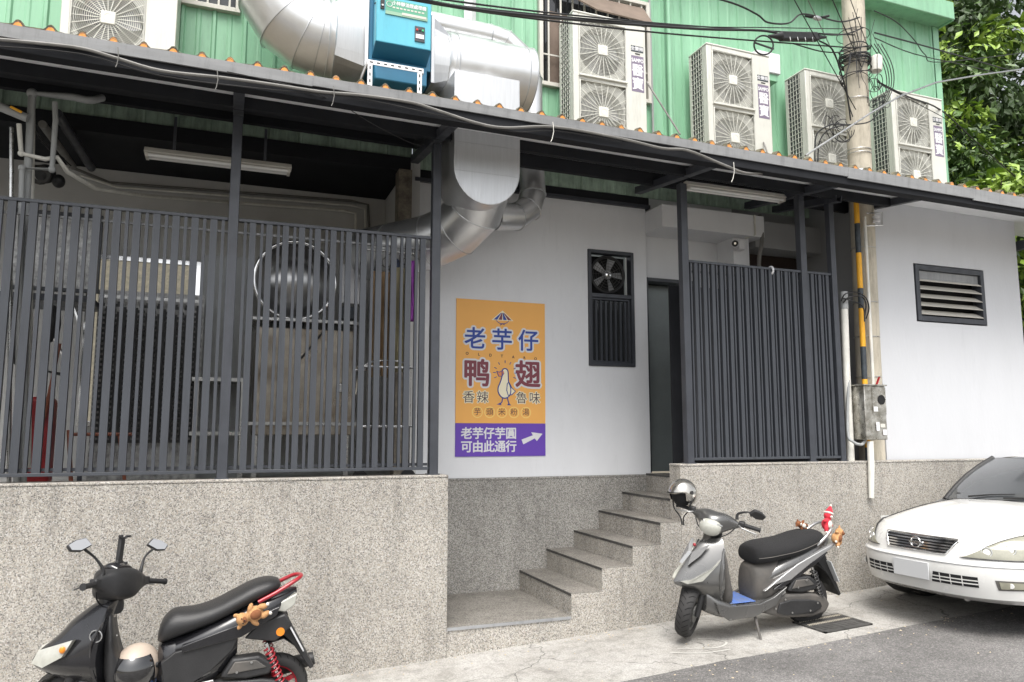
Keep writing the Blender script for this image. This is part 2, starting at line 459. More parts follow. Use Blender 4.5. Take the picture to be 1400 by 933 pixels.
bp = n.new('ShaderNodeBump'); bp.inputs['Strength'].default_value = .5; bp.inputs['Distance'].default_value = .004
L.new(n2.outputs[0], bp.inputs['Height']); L.new(bp.outputs[0], b.inputs['Normal'])
M['apron'] = m
scuffs(M['apron'], .30, .55); scuffs(M['asphalt'], .28, .54)
# fine cracks in the concrete
n, L, b = nodes(M['apron']); src = [l for l in L if l.to_socket == b.inputs['Base Color']][0].from_socket
g = n.new('ShaderNodeNewGeometry'); nn_ = n.new('ShaderNodeTexNoise'); nn_.inputs['Scale'].default_value = 3; nn_.inputs['Detail'].default_value = 8; L.new(g.outputs['Position'], nn_.inputs[0])
va = n.new('ShaderNodeVectorMath'); va.operation = 'MULTIPLY_ADD'; va.inputs[1].default_value = (.35, .35, .35); L.new(nn_.outputs['Color'], va.inputs[0]); L.new(g.outputs['Position'], va.inputs[2])
vc = n.new('ShaderNodeTexVoronoi'); vc.feature = 'DISTANCE_TO_EDGE'; vc.inputs['Scale'].default_value = .75; L.new(va.outputs[0], vc.inputs['Vector'])
mc = n.new('ShaderNodeMapRange'); mc.inputs[1].default_value = .001; mc.inputs[2].default_value = .0045; mc.inputs[3].default_value = .45; mc.inputs[4].default_value = 1; L.new(vc.outputs[0], mc.inputs[0])
sc = n.new('ShaderNodeVectorMath'); sc.operation = 'SCALE'; L.new(src, sc.inputs[0]); L.new(mc.outputs[0], sc.inputs['Scale']); L.new(sc.outputs[0], b.inputs['Base Color'])
M['earth'] = mat('earth', (.16, .14, .10), .95, var=.3, scale=.5)

xs = [-300, -60, -12] + [-11.5 + i * .5 for i in range(51)] + [14, 60, 400]
tag(sheet('ground', xs, -300, 500, -.012, M['earth']), kind='structure')
xs = [-12 + i * .25 for i in range(105)]
tag(sheet('sidewalk', xs, 4.1, 5.7, -.004, M['apron']), kind='structure')
xs = [-12 + i * .04 for i in range(651)]
tag(sheet('road', xs, lambda x: 4.455 + .03 * noise.noise(Vector((x * 1.1, 0, 0))) + .016 * noise.noise(Vector((x * 7, 3, 0))) + .008 * noise.noise(Vector((x * 25, 5, 0))) + (.09 if 4.4 < x < 5.1 else 0) * 0, -9, 0, M['asphalt']), kind='structure')
# scattered grit and dry leaf litter at the asphalt edge and wall foot
mb = MB()
for i in range(420):
    x = random.uniform(-.5, 6.6)
    y = random.choice((random.gauss(4.38, .12), random.uniform(3.6, 5.4), 5.46 - abs(random.gauss(0, .05))))
    s = random.uniform(.004, .011); a = random.uniform(0, pi); z = gz(x) + .001
    c_, s_ = cos(a) * s, sin(a) * s
    mb.add([(x + c_, y + s_, z), (x - s_ * .6, y + c_ * .6, z), (x - c_, y - s_, z), (x + s_ * .5, y - c_ * .5, z), (x, y, z + s * .5)], [(0, 1, 4), (1, 2, 4), (2, 3, 4), (3, 0, 4)])
M['litter'] = mat('litter', (.50, .42, .30), .9, var=.4, scale=3)
tag(mb.build('litter', M['litter'], fix=False), kind='stuff', label='dry leaf bits and grit scattered along the road edge', cat='litter')
# chalky scrawl on the concrete under the silver scooter
mb = MB()
def ribbon(pts, wd):
    pts = catmull([Vector(p) for p in pts], 8)
    for a, b_ in zip(pts, pts[1:]):
        d = (b_ - a).normalized(); q = Vector((-d.y, d.x, 0)) * wd
        mb.add([a + q, b_ + q, b_ - q, a - q], [(0, 1, 2, 3)])
for pts in (((3.12, 4.86), (3.35, 4.74), (3.50, 4.80), (3.47, 4.92), (3.38, 4.98)), ((3.02, 4.80), (3.22, 4.68), (3.43, 4.66))):
    ribbon([(x, y, gz(x) - .0015) for x, y in pts], .008)
M['chalk'] = mat('chalk_paint', (.46, .45, .42), .9, var=.1, scale=40)
tag(mb.build('paint_scrawl', M['chalk'], fix=False), 'faint white painted scrawl on the concrete before the silver scooter', 'paint mark')

# cast-iron drain grate
gr = T('drain_grate', 'dark slotted drain grate in the concrete behind the silver scooter', 'drain grate', (4.48, 4.78, gz(4.48)))
M['iron'] = mat('worn_iron', (.075, .073, .07), .7, metal=.3, var=.4, scale=9)
mb = MB(); x0, x1, y0, y1 = 4.25, 4.71, 4.62, 4.97
def gbox(mb, a, b_, c, d, h0, h1):
    vs = [(x, y, gz(x) + h) for h in (h0, h1) for y in (b_, d) for x in (a, c)]
    mb.add(vs, [(0, 2, 3, 1), (4, 5, 7, 6), (0, 1, 5, 4), (2, 6, 7, 3), (0, 4, 6, 2), (1, 3, 7, 5)])
gbox(mb, x0, y0, x1, y1, -.0035, -.001); mb.build('base_plate', M['black'], gr)
mb = MB()
for a in ((x0, y0, x0 + .02, y1), (x1 - .02, y0, x1, y1), (x0, y0, x1, y0 + .02), (x0, y1 - .02, x1, y1)): gbox(mb, *a, -.0035, .008)
mb.build('frame', M['iron'], gr)
for i in range(9):
    mb = MB(); y = y0 + .03 + i * .0345
    gbox(mb, x0 + .02, y, x1 - .02, y + .022, -.003, .006)
    mb.build('bar', M['iron'], gr)
mb = MB()
for i in range(26):
    for j in range(2):
        x = x0 + .03 + i * .0165; y = y1 - .05 - j * .105
        gbox(mb, x, y, x + .006, y + .03, .004, .0085)
tag(mb.build('tread_studs', M['concrete'], gr), kind='stuff')

# ================================================================ low pebble-dash walls and the stair
def wallbox(name, x0, x1, y0, y1, z0, z1, label, cat='wall', mtl='pebble'):
    t = T(name, label, cat, ((x0 + x1) / 2, (y0 + y1) / 2, z0))
    MB().box(x0, y0, z0, x1, y1, z1 - .02).build('wall_face', M[mtl], t)
    MB().box(x0 - .003, y0 - .004, z1 - .02, x1 + .003, y1 + .004, z1).build('coping', M[mtl], t, bevel=.006)
    return t
wallbox('low_wall', -6, 1.58, 5.5, 5.70, -2.3, -.312, 'low pebble-dash wall under the long slatted fence, behind the black scooter')
wallbox('low_wall', 3.60, 12.5, 5.5, 5.66, -1.9, -.262, 'low pebble-dash wall under the short slatted fence, behind the white car')
st = T('staircase', 'grey terrazzo stair climbing right to the doorway between two low walls', 'stairs', (2.4, 6.0, -1.6))
LV = [(1.582, -1.412), (2.583, -1.243), (2.853, -1.066), (3.134, -.911), (3.399, -.736), (3.66, -.570), (3.93, -.398)]
YF, YB = 5.5, 6.60
for i, (x, z) in enumerate(LV):
    xn = LV[i + 1][0] if i < 6 else 6.3
    yf = YF if i < 5 else 5.665
    zb = LV[i - 1][1] - .028 if i else -2.1
    # solid body of the step, its tread slab with a nosing
    xe = xn if i < 6 else 6.3
    if i == 4:
        xe = 3.597
        MB().box(3.598, 5.665, -2.2, 3.659, YB, z).build('tread', M['pebble_dark'], st)
    MB().box(x, yf, -2.2, xe, YB, z - .004).build('riser' if i else 'landing_face', M['pebble'], st)
    MB().box(x, yf + .0005, z - .0035, xe - (.0005 if i < 6 else 0), YB, z).build('tread' if i else 'landing', M['pebble_dark'], st)
    if i:
        MB().box(x - .004, yf - .001, z - .018, x - .0006, YB, z + .001).build('nosing', M['iron'], st)
MB().box(1.583, 5.4925, -1.433, 2.575, 5.4955, -1.4105).build('nosing', M['flash'], st)
wallbox('back_wall_base', 1.582, 3.985, 6.602, 6.8, -2.2, -.41, 'speckled grey pebble-dash wall base rising behind the stair', mtl='pebble_grey')

# ================================================================ white rendered walls of the porch
t = T('porch_wall', 'pale grey rendered wall carrying the orange duck sign and the fan window', 'wall', (2.8, 6.7, -.41))
WX0, WX1, WZ0, WZ1 = 3.325, 3.845, .655, 1.83
mb = MB()
mb.box(1.60, 6.63, -.408, WX0, 6.8, 2.31); mb.box(WX1, 6.63, -.408, 4.0, 6.8, 2.31)
mb.box(WX0, 6.63, -.408, WX1, 6.8, WZ0); mb.box(WX0, 6.63, WZ1, WX1, 6.8, 2.31)
mb.build('wall_face', M['white_wall'], t)
MB().box(1.55, 6.59, 2.31, 4.04, 6.8, 2.345).build('lower_flange', M['dark'], t)
MB().box(1.55, 6.62, 2.345, 4.04, 6.8, 2.43).build('steel_beam', M['beam'], t)
t = T('door_wall', 'pale wall with boxed soffit over the dark doorway and behind the short fence', 'wall', (5.0, 6.75, -.40))
mb = MB()
mb.box(4.0, 6.70, 1.60, 5.14, 6.85, 2.70); mb.box(4.62, 6.70, -.398, 5.14, 6.85, 1.60)
mb.build('wall_face', M['white_wall'], t)
MB().box(3.995, 6.30, 2.045, 5.24, 6.699, 2.27).build('boxed_soffit', M['white_wall'], t)
MB().box(4.93, 6.42, -.398, 5.13, 6.698, 2.044).build('column', M['white_wall'], t)
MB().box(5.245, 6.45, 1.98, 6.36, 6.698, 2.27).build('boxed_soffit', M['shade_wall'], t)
MB().box(5.145, 6.72, -.398, 6.36, 6.85, 1.70).build('grey_wall_face', M['grey_wall'], t)
M['brown'] = mat('brown_gap', (.03, .018, .014), .8)
MB().box(5.145, 6.74, 1.702, 6.36, 6.85, 1.978).build('transom', M['brown'], t)
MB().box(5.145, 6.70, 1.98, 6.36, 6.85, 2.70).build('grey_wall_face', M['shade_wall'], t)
# doorway
dr = T('doorway', 'narrow open doorway with charcoal frame beside the wall with the fan window', 'door', (4.3, 6.7, -.398))
MB().box(4.003, 6.66, -.396, 4.035, 6.80, 1.60).build('jamb', M['dark'], dr, bevel=.003)
MB().box(4.59, 6.66, -.396, 4.62, 6.699, 1.60).build('jamb', M['dark'], dr, bevel=.003)
MB().box(4.036, 6.66, 1.56, 4.589, 6.80, 1.598).build('lintel', M['dark'], dr, bevel=.003)
M['door'] = mat('dark_door_leaf', (.24, .27, .27), .5, var=.1, scale=3)
MB().box(4.036, 6.865, -.396, 4.56, 6.90, 1.56).build('door_leaf', M['door'], dr)
MB().box(4.56, 6.86, -.397, 4.60, 7.05, 1.57).build('reveal', M['door'], dr)

# window with extractor fan
wd = T('window', 'tall charcoal window with an extractor fan above a barred lower pane', 'window', (3.585, 6.63, .655))
x0, x1, z0, z1 = WX0, WX1, WZ0, WZ1
zm = 1.345
def frame(name, x0, z0, x1, z1, y0, y1, t_, par, mt='dark', bev=.003):
    mb = MB()
    mb.box(x0, y0, z0, x0 + t_, y1, z1); mb.box(x1 - t_, y0, z0, x1, y1, z1)
    mb.box(x0 + t_, y0, z0, x1 - t_, y1, z0 + t_); mb.box(x0 + t_, y0, z1 - t_, x1 - t_, y1, z1)
    return mb.build(name, M[mt], par, bevel=bev)
frame('frame', x0 + .002, z0 + .002, x1 - .002, z1 - .002, 6.612, 6.70, .034, wd)
MB().box(x0 + .037, 6.62, zm, x1 - .037, 6.70, zm + .04).build('transom_bar', M['dark'], wd, bevel=.003)
frame('sash', x0 + .038, z0 + .038, x1 - .038, zm - .002, 6.64, 6.69, .02, wd)
MB().box(x0 + .058, 6.672, z0 + .058, x1 - .058, 6.678, zm - .022).build('pane', M['glass'], wd)
for i in range(7):
    x = x0 + .095 + i * .055
    MB().box(x, 6.655, z0 + .06, x + .020, 6.668, zm - .024).build('bar', M['slat'], wd)
MB().box(x0 + .037, 6.76, zm + .041, x1 - .037, 6.77, z1 - .037).build('fan_backing', M['black'], wd)
cx, cz = (x0 + x1) / 2 - .02, (zm + .04 + z1 - .036) / 2
fn = MB(); fn.torus((cx, 6.66, cz), (0, 1, 0), .185, .014, 40, 8).build('fan_ring', M['blackp'], wd, smooth=60)
mb = MB()
for R in (.05, .08, .11, .14, .165): mb.torus((cx, 6.645, cz), (0, 1, 0), R, .002, 32, 4)
for k in range(12):
    a = k * pi / 6; mb.tube([(cx + .03 * cos(a), 6.645, cz + .03 * sin(a)), (cx + .185 * cos(a), 6.65, cz + .185 * sin(a))], .002, 4)
mb.build('fan_guard', M['iron'], wd)
mb = MB(); mb.cyl((cx, 6.655, cz), (cx, 6.69, cz), .045, 20)
for k in range(5):
    a = k * 2 * pi / 5; pts = []
    for rr, tw in ((.04, .5), (.10, .38), (.17, .30)):
        for da in (-1, 1):
            aa = a + da * tw * .75
            pts.append((cx + rr * cos(aa), 6.675 + da * .012, cz + rr * sin(aa)))
    mb.add(pts, [(0, 1, 3, 2), (2, 3, 5, 4)])
mb.build('fan_blades', M['fan'], wd)
MB().rev([(.012, 0), (.03, .004), (.03, .008)], (cx, 6.638, cz), (0, 1, 0), 20).build('fan_hub', M['chrome'], wd)

# ---------------------------------------------------------------- poster
ps = T('wall_poster', 'orange and purple shop poster with a white duck and directions', 'poster', (2.41, 6.63, -.22))
PX0, PX1, PZ0, PZ1, PY = 1.965, 2.855, -.215, 1.24, 6.622
zs = .088                                          # top of the purple strip
PW = PX1 - PX0
MB().box(PX0, PY, zs, PX1, 6.629, PZ1).build('orange_panel', M['orange_print'], ps)
MB().box(PX0, PY, PZ0, PX1, 6.629, zs - .0005).build('purple_panel', M['purple_print'], ps)
def pu(u, v_): return (PX0 + u * PW, PY, PZ1 - v_ * (PZ1 - PZ0))   # u, v in 0..1 over the whole poster
for i, ch in enumerate('老芋仔'): text(ch, .215, ps, 'blue_print', pu(.205 + i * .3, .262), 'character', off=.0035, out=.020)
for ch, u, s in (('鸭', .225, 1), ('翅', .80, 1)): text(ch, .265, ps, 'maroon_print', pu(u, .485), 'character', off=.007, out=.024)
for i, ch in enumerate('OLDTARO'): text(ch, .036, ps, 'brown_print', pu(.12 + i * .128, .352 + .003 * i), 'letter', off=.001)
for ch, u in (('香', .14), ('辣', .29), ('魯', .725), ('味', .875)): text(ch, .118, ps, 'brown_print', pu(u, .632), 'character', off=.0, out=.008, outm='cream_print')
for i, ch in enumerate('芋頭米粉湯'):
    u = .235 + i * .135
    text(ch, .072, ps, 'brown_print', pu(u, .722), 'character')
    mb = MB(); c = Vector(pu(u, .722)); vs = []
    for k in range(28):
        a = 2 * pi * k / 28
        for R in (.053, .045): vs.append(c + Vector((R * cos(a), -.0011, R * sin(a))))
    mb.add(vs, [(2 * k, 2 * k + 1, (2 * k + 3) % 56, (2 * k + 2) % 56) for k in range(28)])
    mb.build('ring', M['yellow_ring'], ps, fix=False)
for i, ch in enumerate('老芋仔芋圓'): text(ch, .112, ps, 'white', pu(.12 + i * .122, .860), 'character', off=.003)
for i, ch in enumerate('可由此通行'): text(ch, .112, ps, 'white', pu(.12 + i * .122, .943), 'character', off=.003)
def flat(name, pts, mt, par=ps, lift=.0012):
    mb = MB()
    mb.prism([(PX0 + u * PW, PZ1 - v_ * (PZ1 - PZ0)) for u, v_ in pts], PY - lift, PY - lift - .0008)
    return mb.build(name, M[mt], par)
flat('arrow', [(.725, .895), (.855, .868), (.835, .848), (.965, .858), (.90, .905), (.875, .888), (.745, .926)], 'white')
# parasol mark
flat('parasol_edge', [(.385, .128), (.51, .062), (.635, .128)], 'cream_print')
for i, c in enumerate(('blue_print', 'maroon_print', 'blue_print', 'maroon_print')):
    a = .405 + i * .054; top = .51
    f0 = (a + .004, .124); f1 = (a + .046, .124)
    flat('parasol_gore', [f0, (top + (f0[0] - top) * .18, .078), (top + (f1[0] - top) * .18, .078), f1], c, lift=.0024)
mb = MB(); c0 = Vector(pu(.51, .118))
mb.tube([c0 + Vector((.065 * cos(a), -.002, .045 * sin(a))) for a in [pi + .3 + k * (pi - .6) / 10 for k in range(11)]], .003, 5)
mb.tube([c0 + Vector((-.025, -.002, -.06)), c0 + Vector((.0, -.002, -.043)), c0 + Vector((.02, -.002, -.055))], .004, 5)
mb.build('parasol_handle', M['blue_print'], ps)
# duck
def dk(pts): return [Vector((PX0 + u * PW, PY - .0018, PZ1 - v_ * (PZ1 - PZ0))) for u, v_ in pts]
body = [(.505, .455), (.525, .442), (.555, .443), (.572, .458), (.575, .485), (.578, .525), (.60, .56), (.60, .60), (.565, .627), (.51, .628), (.468, .60), (.462, .565), (.485, .53), (.505, .49)]
q = catmull([Vector((u, v_, 0)) for u, v_ in body + body[:1]], 5)
flat('duck_body', [(p.x, p.y) for p in q[:-1]], 'cream_print')
MB().tube(dk([(p.x, p.y) for p in q]), .0055, 5).build('duck_outline', M['blue_print'], ps)
flat('duck_beak', [(.445, .46), (.475, .466), (.515, .452), (.528, .47), (.505, .49), (.47, .49), (.453, .475)], 'beak', lift=.003)
MB().tube(dk([(.445, .459), (.475, .465), (.515, .452), (.528, .47), (.505, .491), (.47, .491), (.445, .459)]), .004, 5).build('beak_outline', M['blue_print'], ps)
wing = [(.565, .535), (.585, .53), (.615, .565), (.655, .585), (.615, .608), (.575, .612), (.558, .58)]
flat('duck_wing', wing, 'cream_print', lift=.003)
MB().tube(dk(wing + wing[:1]), .0048, 5).build('wing_outline', M['blue_print'], ps)
mb = MB()
for leg in (((.515, .628), (.505, .655), (.48, .672)), ((.565, .627), (.575, .65), (.59, .674))):
    mb.tube(dk(leg), .0055, 5)
mb.build('duck_legs', M['blue_print'], ps)
flat('duck_foot', [(.445, .672), (.49, .66), (.50, .675)], 'blue_print'); flat('duck_foot', [(.562, .676), (.58, .662), (.61, .676)], 'blue_print')
mb = MB()
for k, a in enumerate([radians(d) for d in (-25, 0, 25, 60, 90, 125, 155, 180, 205)]):
    c = Vector(pu(.54, .468)); mb.tube([c + Vector((.093 * cos(a), -.0015, .093 * sin(a))), c + Vector((.118 * cos(a), -.0015, .118 * sin(a)))], .0035, 5)
mb.build('rays', M['blue_print'], ps)
MB().rev([(0, 0), (.005, .001)], pu(.548, .462), (0, -1, 0), 10)

# ================================================================ white block at the right end
t = T('white_block', 'plain pale rendered block at the right end of the building', 'building', (7.5, 6.5, -.3))
VX0, VX1, VZ0, VZ1 = 6.652, 7.676, 1.144, 1.76
WY = 5.72
mb = MB()
mb.box(6.135, WY, -.30, VX0, WY + .14, 2.55); mb.box(VX1, WY, -.30, 8.225, WY + .14, 2.55)
mb.box(VX0, WY, -.30, VX1, WY + .14, VZ0); mb.box(VX0, WY, VZ1, VX1, WY + .14, 2.55)
mb.build('front_wall', M['white_wall2'], t)
MB().box(6.137, WY + .141, -.30, 6.30, 7.2, 2.55).build('side_wall', M['shade_wall'], t)  # shade on this side is put into the wall colour
MB().box(8.10, WY + .141, -.30, 8.223, 9.5, 2.55).build('side_wall', M['white_wall2'], t)
lv = T('louvre_vent', 'dark grey louvre vent with five slanted blades in the plain white wall', 'vent', (7.45, WY, VZ0))
frame('frame', VX0 + .012, VZ0 + .012, VX1 - .012, VZ1 - .012, WY - .012, WY + .10, .052, lv)
MB().box(VX0 - .05, WY + .141, VZ0 - .05, VX1 + .05, WY + .16, VZ1 + .05).build('back_panel', M['black'], lv)
MB().box(VX0 + .066, WY + .02, VZ1 - .16, VX1 - .066, WY + .05, VZ1 - .066).build('top_panel', M['flash'], lv, bevel=.004)
for i in range(5):
    z = VZ0 + .085 + i * .088
    mb = MB(); mb.prism([(WY - .012, z - .006), (WY - .014, z), (WY + .075, z + .058), (WY + .078, z + .052)], VX0 + .062, VX1 - .062, ax='x')
    mb.build('blade', M['tube'], lv)

# ================================================================ slatted fences with their posts
def fence(name, label, spans, zt, zb, loc):
    t = T(name, label, 'fence', loc)
    for (a, b_, wides, narrows) in spans:
        MB().box(a, 5.562, zt - .022, b_, 5.602, zt).build('top_rail', M['slat'], t, bevel=.002)
        MB().box(a, 5.562, zb, b_, 5.602, zb + .022).build('bottom_rail', M['slat'], t, bevel=.002)
        MB().box(a, 5.606, zt - .10, b_, 5.626, zt - .085).build('tie_rail', M['flash'], t)
        MB().box(a, 5.604, zb + .03, b_, 5.624, zb + .05).build('tie_rail', M['dark'], t)
        ow = on = None
        for x, wid in wides:
            if ow is None or abs(ow[1] - wid) > .001:
                o = MB().box(x, 5.566, zb + .023, x + wid, 5.600, zt - .023).build('slat', M['slat'], t); ow = (o, wid, x)
            else: o = again(ow[0], t, x - ow[2])
            o.rotation_euler = (0, 0, 0)
        for x, wid in narrows:
            if on is None: o = MB().box(x, 5.568, zb + .023, x + wid, 5.598, zt - .023).build('slat', M['slat'], t); on = (o, x)
            else: again(on[0], t, x - on[1])
    return t
def rng(a, b_, st_): 
    out = []
    while a < b_: out.append(a); a += st_
    return out
PI_ = .1215
L1 = [(x, .047) for x in rng(-1.366 - 8 * PI_, -.10, PI_)]
N1 = [(x, .021) for x in rng(-1.366 + .074 - 8 * PI_, -.06, PI_)]
L2 = [(.111 + i * .1135, .043) for i in range(12)]
N2 = [(.072 + i * .1135, .020) for i in range(12)]
lf = fence('slatted_fence', 'long charcoal slatted fence across the left kitchen porch, orange poster to its right',
      [(-2.6, -.036, L1, N1), (.036, 1.444, L2, N2)], 1.515, -.275, (-.2, 5.58, -.312))
RP = .0905
R1 = [(3.848 + i * RP, .035) for i in range(13)]
RN1 = [(3.808 + i * RP, .014) for i in range(14)]
R2 = [(5.152 + i * RP, .034) for i in range(3)]
RN2 = [(5.117 + i * RP, .014) for i in range(3)]
rf = fence('slatted_fence', 'short charcoal slatted fence between the doorway and the concrete pole',
      [(3.792, 5.035, [(x, w_) for x, w_ in R1 if x + w_ < 5.03], RN1), (5.105, 5.40, R2, RN2)], 1.525, -.235, (4.6, 5.58, -.262))
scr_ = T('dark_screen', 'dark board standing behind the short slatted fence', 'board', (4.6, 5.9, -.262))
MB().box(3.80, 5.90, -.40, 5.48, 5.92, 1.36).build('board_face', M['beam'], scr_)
MB().torus((4.70, 5.585, 1.50), (1, 0, 0), .035, .010, 16, 8, 0, 2 * pi).build('white_hook', M['white'], rf, smooth=60)
posts = [(0.0, -.312, 2.27, 'leftmost', 'charcoal steel post splitting the long slatted fence in two'),
         (1.483, -.312, 2.27, '', 'charcoal steel post at the right end of the long slatted fence, beside the round duct'),
         (3.752, -.262, 2.22, '', 'charcoal steel post between the doorway and the short slatted fence'),
         (5.07, -.262, 2.26, '', 'charcoal steel post splitting the short slatted fence in two'),
         (5.43, -.262, 2.30, '', 'charcoal steel post at the right end of the short slatted fence, nearest the concrete pole')]
for i, (x, zb, zt, _, lb) in enumerate(posts):
    t = T('steel_post', lb, 'post', (x, 5.585, zb), 'steel posts carrying the porch roof')
    hw = .034 if i != 4 else .03
    MB().box(x - hw, 5.553, zb, x + hw, 5.553 + 2 * hw, zt).build('shaft', M['dark'], t, bevel=.004)
    MB().box(x - hw - .012, 5.545, zb, x + hw + .012, 5.553 + 2 * hw + .01, zb + .008).build('foot_plate', M['dark'], t)

# ================================================================ porch roof
rf_ = T('porch_roof', 'long lean-to porch roof edged with orange corrugated sheet and a dark gutter', 'roof', (3, 5.8, 2.3))
rf_.rotation_euler = (0, .009, 0)
def zs_(y): return 1.15 + .22 * y                    # underside of the roof sheet
RX0, RX1, RY0 = -2.6, 11.5, 4.93
M['moss2'] = mat('weathered_tile_sheet', (.13, .125, .10), .9, var=.4, scale=6, col2=(.10, .065, .04), bump=.4, bscale=60)
# orange tile-pressed sheet: one barrel every 0.168 m
mb = MB(); prof = []
x = RX0; k = 0; BP = .1662
x = .5936 - .45 * BP - 19 * BP
while x < RX1:
    jit = .006 * noise.noise(Vector((x * 3, 0, 0)))
    for dx, h in ((0, 0), (.045, .002), (.058, .012), (.070, .030), (.083, .036), (.096, .030), (.108, .012), (.121, .002)):
        prof.append((x + dx, h + jit + .004 * noise.noise(Vector((x * 2, 7, 0)))))
    x += BP
def rsheet(name, mtl, y0, y1, lift, thick, pr):
    mb = MB(); vs = []; fs = []; n_ = len(pr)
    for (yy, up) in ((y0, 0), (y1, 0), (y1, 1), (y0, 1)):
        for (xx, h) in pr: vs.append((xx, yy, zs_(yy) + lift + (thick if up else 0) + h))
    for i in range(n_ - 1):
        for a, b_ in ((0, 1), (1, 2), (2, 3), (3, 0)):
            fs.append((a * n_ + i, a * n_ + i + 1, b_ * n_ + i + 1, b_ * n_ + i))
    mb.add(vs, fs); return mb.build(name, mtl, rf_)
rsheet('tile_sheet', M['moss2'], RY0 - .035, 6.60, .082, .004, prof)
# crumbly grey-green cap that follows the barrels at the eave
pr2 = []
for (xx, h) in prof:
    pr2.append((xx, h + .006 * abs(noise.noise(Vector((xx * 40, 1, 0)))) + .003))
rsheet('mossy_lip', M['moss'], RY0 - .030, RY0 + .03, .0865, .008, pr2)
mb = MB()                                           # mortar fill under the barrels, seen as orange half moons
mb.box(RX0, RY0 - .012, zs_(RY0) + .04, RX1, RY0 + .01, zs_(RY0) + .084); mb.build('eave_board', M['moss'], rf_)
mb = MB()
for i in range(0, len(prof) - 8, 8):
    x_, h_ = prof[i]
    mb.prism([(x_ + .055, zs_(RY0) + .080), (x_ + .068, zs_(RY0) + .108), (x_ + .083, zs_(RY0) + .116), (x_ + .098, zs_(RY0) + .108), (x_ + .111, zs_(RY0) + .080)], RY0 - .034, RY0 - .02)
tag(mb.build('barrel_ends', mat('orange_barrel_end', (.68, .27, .06), .75, var=.25, scale=40), rf_), kind='stuff')
# grey flashing in lengths, with small laps
xx = RX0; k = 0
while xx < RX1:
    x2 = min(RX1, xx + 1.52)
    dz = .004 * noise.noise(Vector((xx * 3.3, 2, 0)))
    lo = .022 - .048 * max(0, min(1, (xx - 2.0) / 5.0)) - .012 * max(0, min(1, (0 - xx) / 2))
    mb = MB(); mb.prism([(RY0 - .040 - .003 * (k % 2), zs_(RY0) + .085 + dz), (RY0 - .028, zs_(RY0) + .085 + dz), (RY0 - .018, zs_(RY0) + lo + dz), (RY0 - .030 - .003 * (k % 2), zs_(RY0) + lo + dz)], xx, x2 + .01, ax='x')
    mb.build('flashing', M['flash'], rf_); xx = x2; k += 1
mb = MB(); mb.prism([(RY0 - .012, zs_(RY0) - .062), (RY0 + .08, zs_(RY0) - .062), (RY0 + .08, zs_(RY0) + .02), (RY0 - .014, zs_(RY0) + .036)], RX0, RX1, ax='x')
mb.build('gutter', M['beam'], rf_, bevel=.004)
# soffit sheet and purlins; the sheet leaves a hole for the flat duct
mb = MB()
def sof(x0, x1, y0, y1):
    mb.add([(x0, y0, zs_(y0)), (x1, y0, zs_(y0)), (x1, y1, zs_(y1)), (x0, y1, zs_(y1)), (x0, y0, zs_(y0) + .01), (x1, y0, zs_(y0) + .01), (x1, y1, zs_(y1) + .01), (x0, y1, zs_(y1) + .01)],
           [(0, 1, 2, 3), (4, 7, 6, 5), (0, 4, 5, 1), (1, 5, 6, 2), (2, 6, 7, 3), (3, 7, 4, 0)])
sof(RX0, RX1, RY0 + .08, 5.50)
mb.build('soffit_sheet', M['soffit'], rf_)
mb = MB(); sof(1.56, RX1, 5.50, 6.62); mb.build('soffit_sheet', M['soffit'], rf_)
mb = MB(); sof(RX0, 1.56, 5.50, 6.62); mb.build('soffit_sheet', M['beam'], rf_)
def purlin(y, h, x0=RX0, x1=RX1):
    mb = MB(); mb.box(x0, y, zs_(y) - h, x1, y + .05, zs_(y) - .001); return mb.build('purlin', M['beam'], rf_)
purlin(5.46, .085, RX0, 6.10); purlin(6.0, .12, 1.6, 6.10); purlin(5.75, .05, RX0, 1.42); purlin(6.1, .07, RX0, 1.42)
for i, x in enumerate((0.0, 1.483, 3.752, 5.07, 5.43)):
    y0, y1 = (5.12, 6.35)
    if i == 4: y0 = 5.45
    z0, z1 = 2.225, 2.37
    mb = MB()
    hw = .032
    mb.bar((x, y0, z0), (x, y1, z1), 2 * hw, .008); mb.bar((x - hw, y0, z0 + .03), (x - hw, y1, z1 + .03), .008, .065); mb.bar((x + hw, y0, z0 + .03), (x + hw, y1, z1 + .03), .008, .065)
    mb.build('bracket_channel', M['dark'], rf_)
MB().box(8.30, 5.2, 2.10, 8.36, 6.9, 2.20).build('bracket_channel', M['dark'], rf_)
mb = MB(); mb.prism([(5.15, 2.235), (5.70, 2.30), (5.70, 2.37), (5.15, 2.305)], 6.10, 6.15, ax='x'); mb.build('bracket_channel', M['dark'], rf_)

# ================================================================ green corrugated building behind
GY = 6.64
gb = T('green_building', 'mint green corrugated building rising behind the porch roof', 'building', (3, 9, -.4))
def ribbed(name, x0, x1, z0, z1, mt, par, y=GY, pitch=.125, dep=.018):
    pr = []; x = math.floor(x0 / pitch) * pitch; k = round(x / pitch)
    while x < x1:
        big = dep if k % 2 == 0 else dep * .3
        for dx, d in ((0, 0), (.012, big), (.034, big), (.046, 0)):
            if x0 <= x + dx <= x1: pr.append((x + dx, y - d))
        x += pitch; k += 1
    pr = [(x0, y)] + pr + [(x1, y)]
    vs = [(a, b_, z0) for a, b_ in pr] + [(a, b_, z1) for a, b_ in pr]; m_ = len(pr)
    vs += [(x0, y + .02, z0), (x1, y + .02, z0), (x0, y + .02, z1), (x1, y + .02, z1)]
    fs = [(i, i + 1, i + 1 + m_, i + m_) for i in range(m_ - 1)] + [(2 * m_, 2 * m_ + 2, 2 * m_ + 3, 2 * m_ + 1)]
    return MB().add(vs, fs).build(name, M[mt], par)
WL = (-.66, -.02, 3.62, 4.9)                          # left window opening
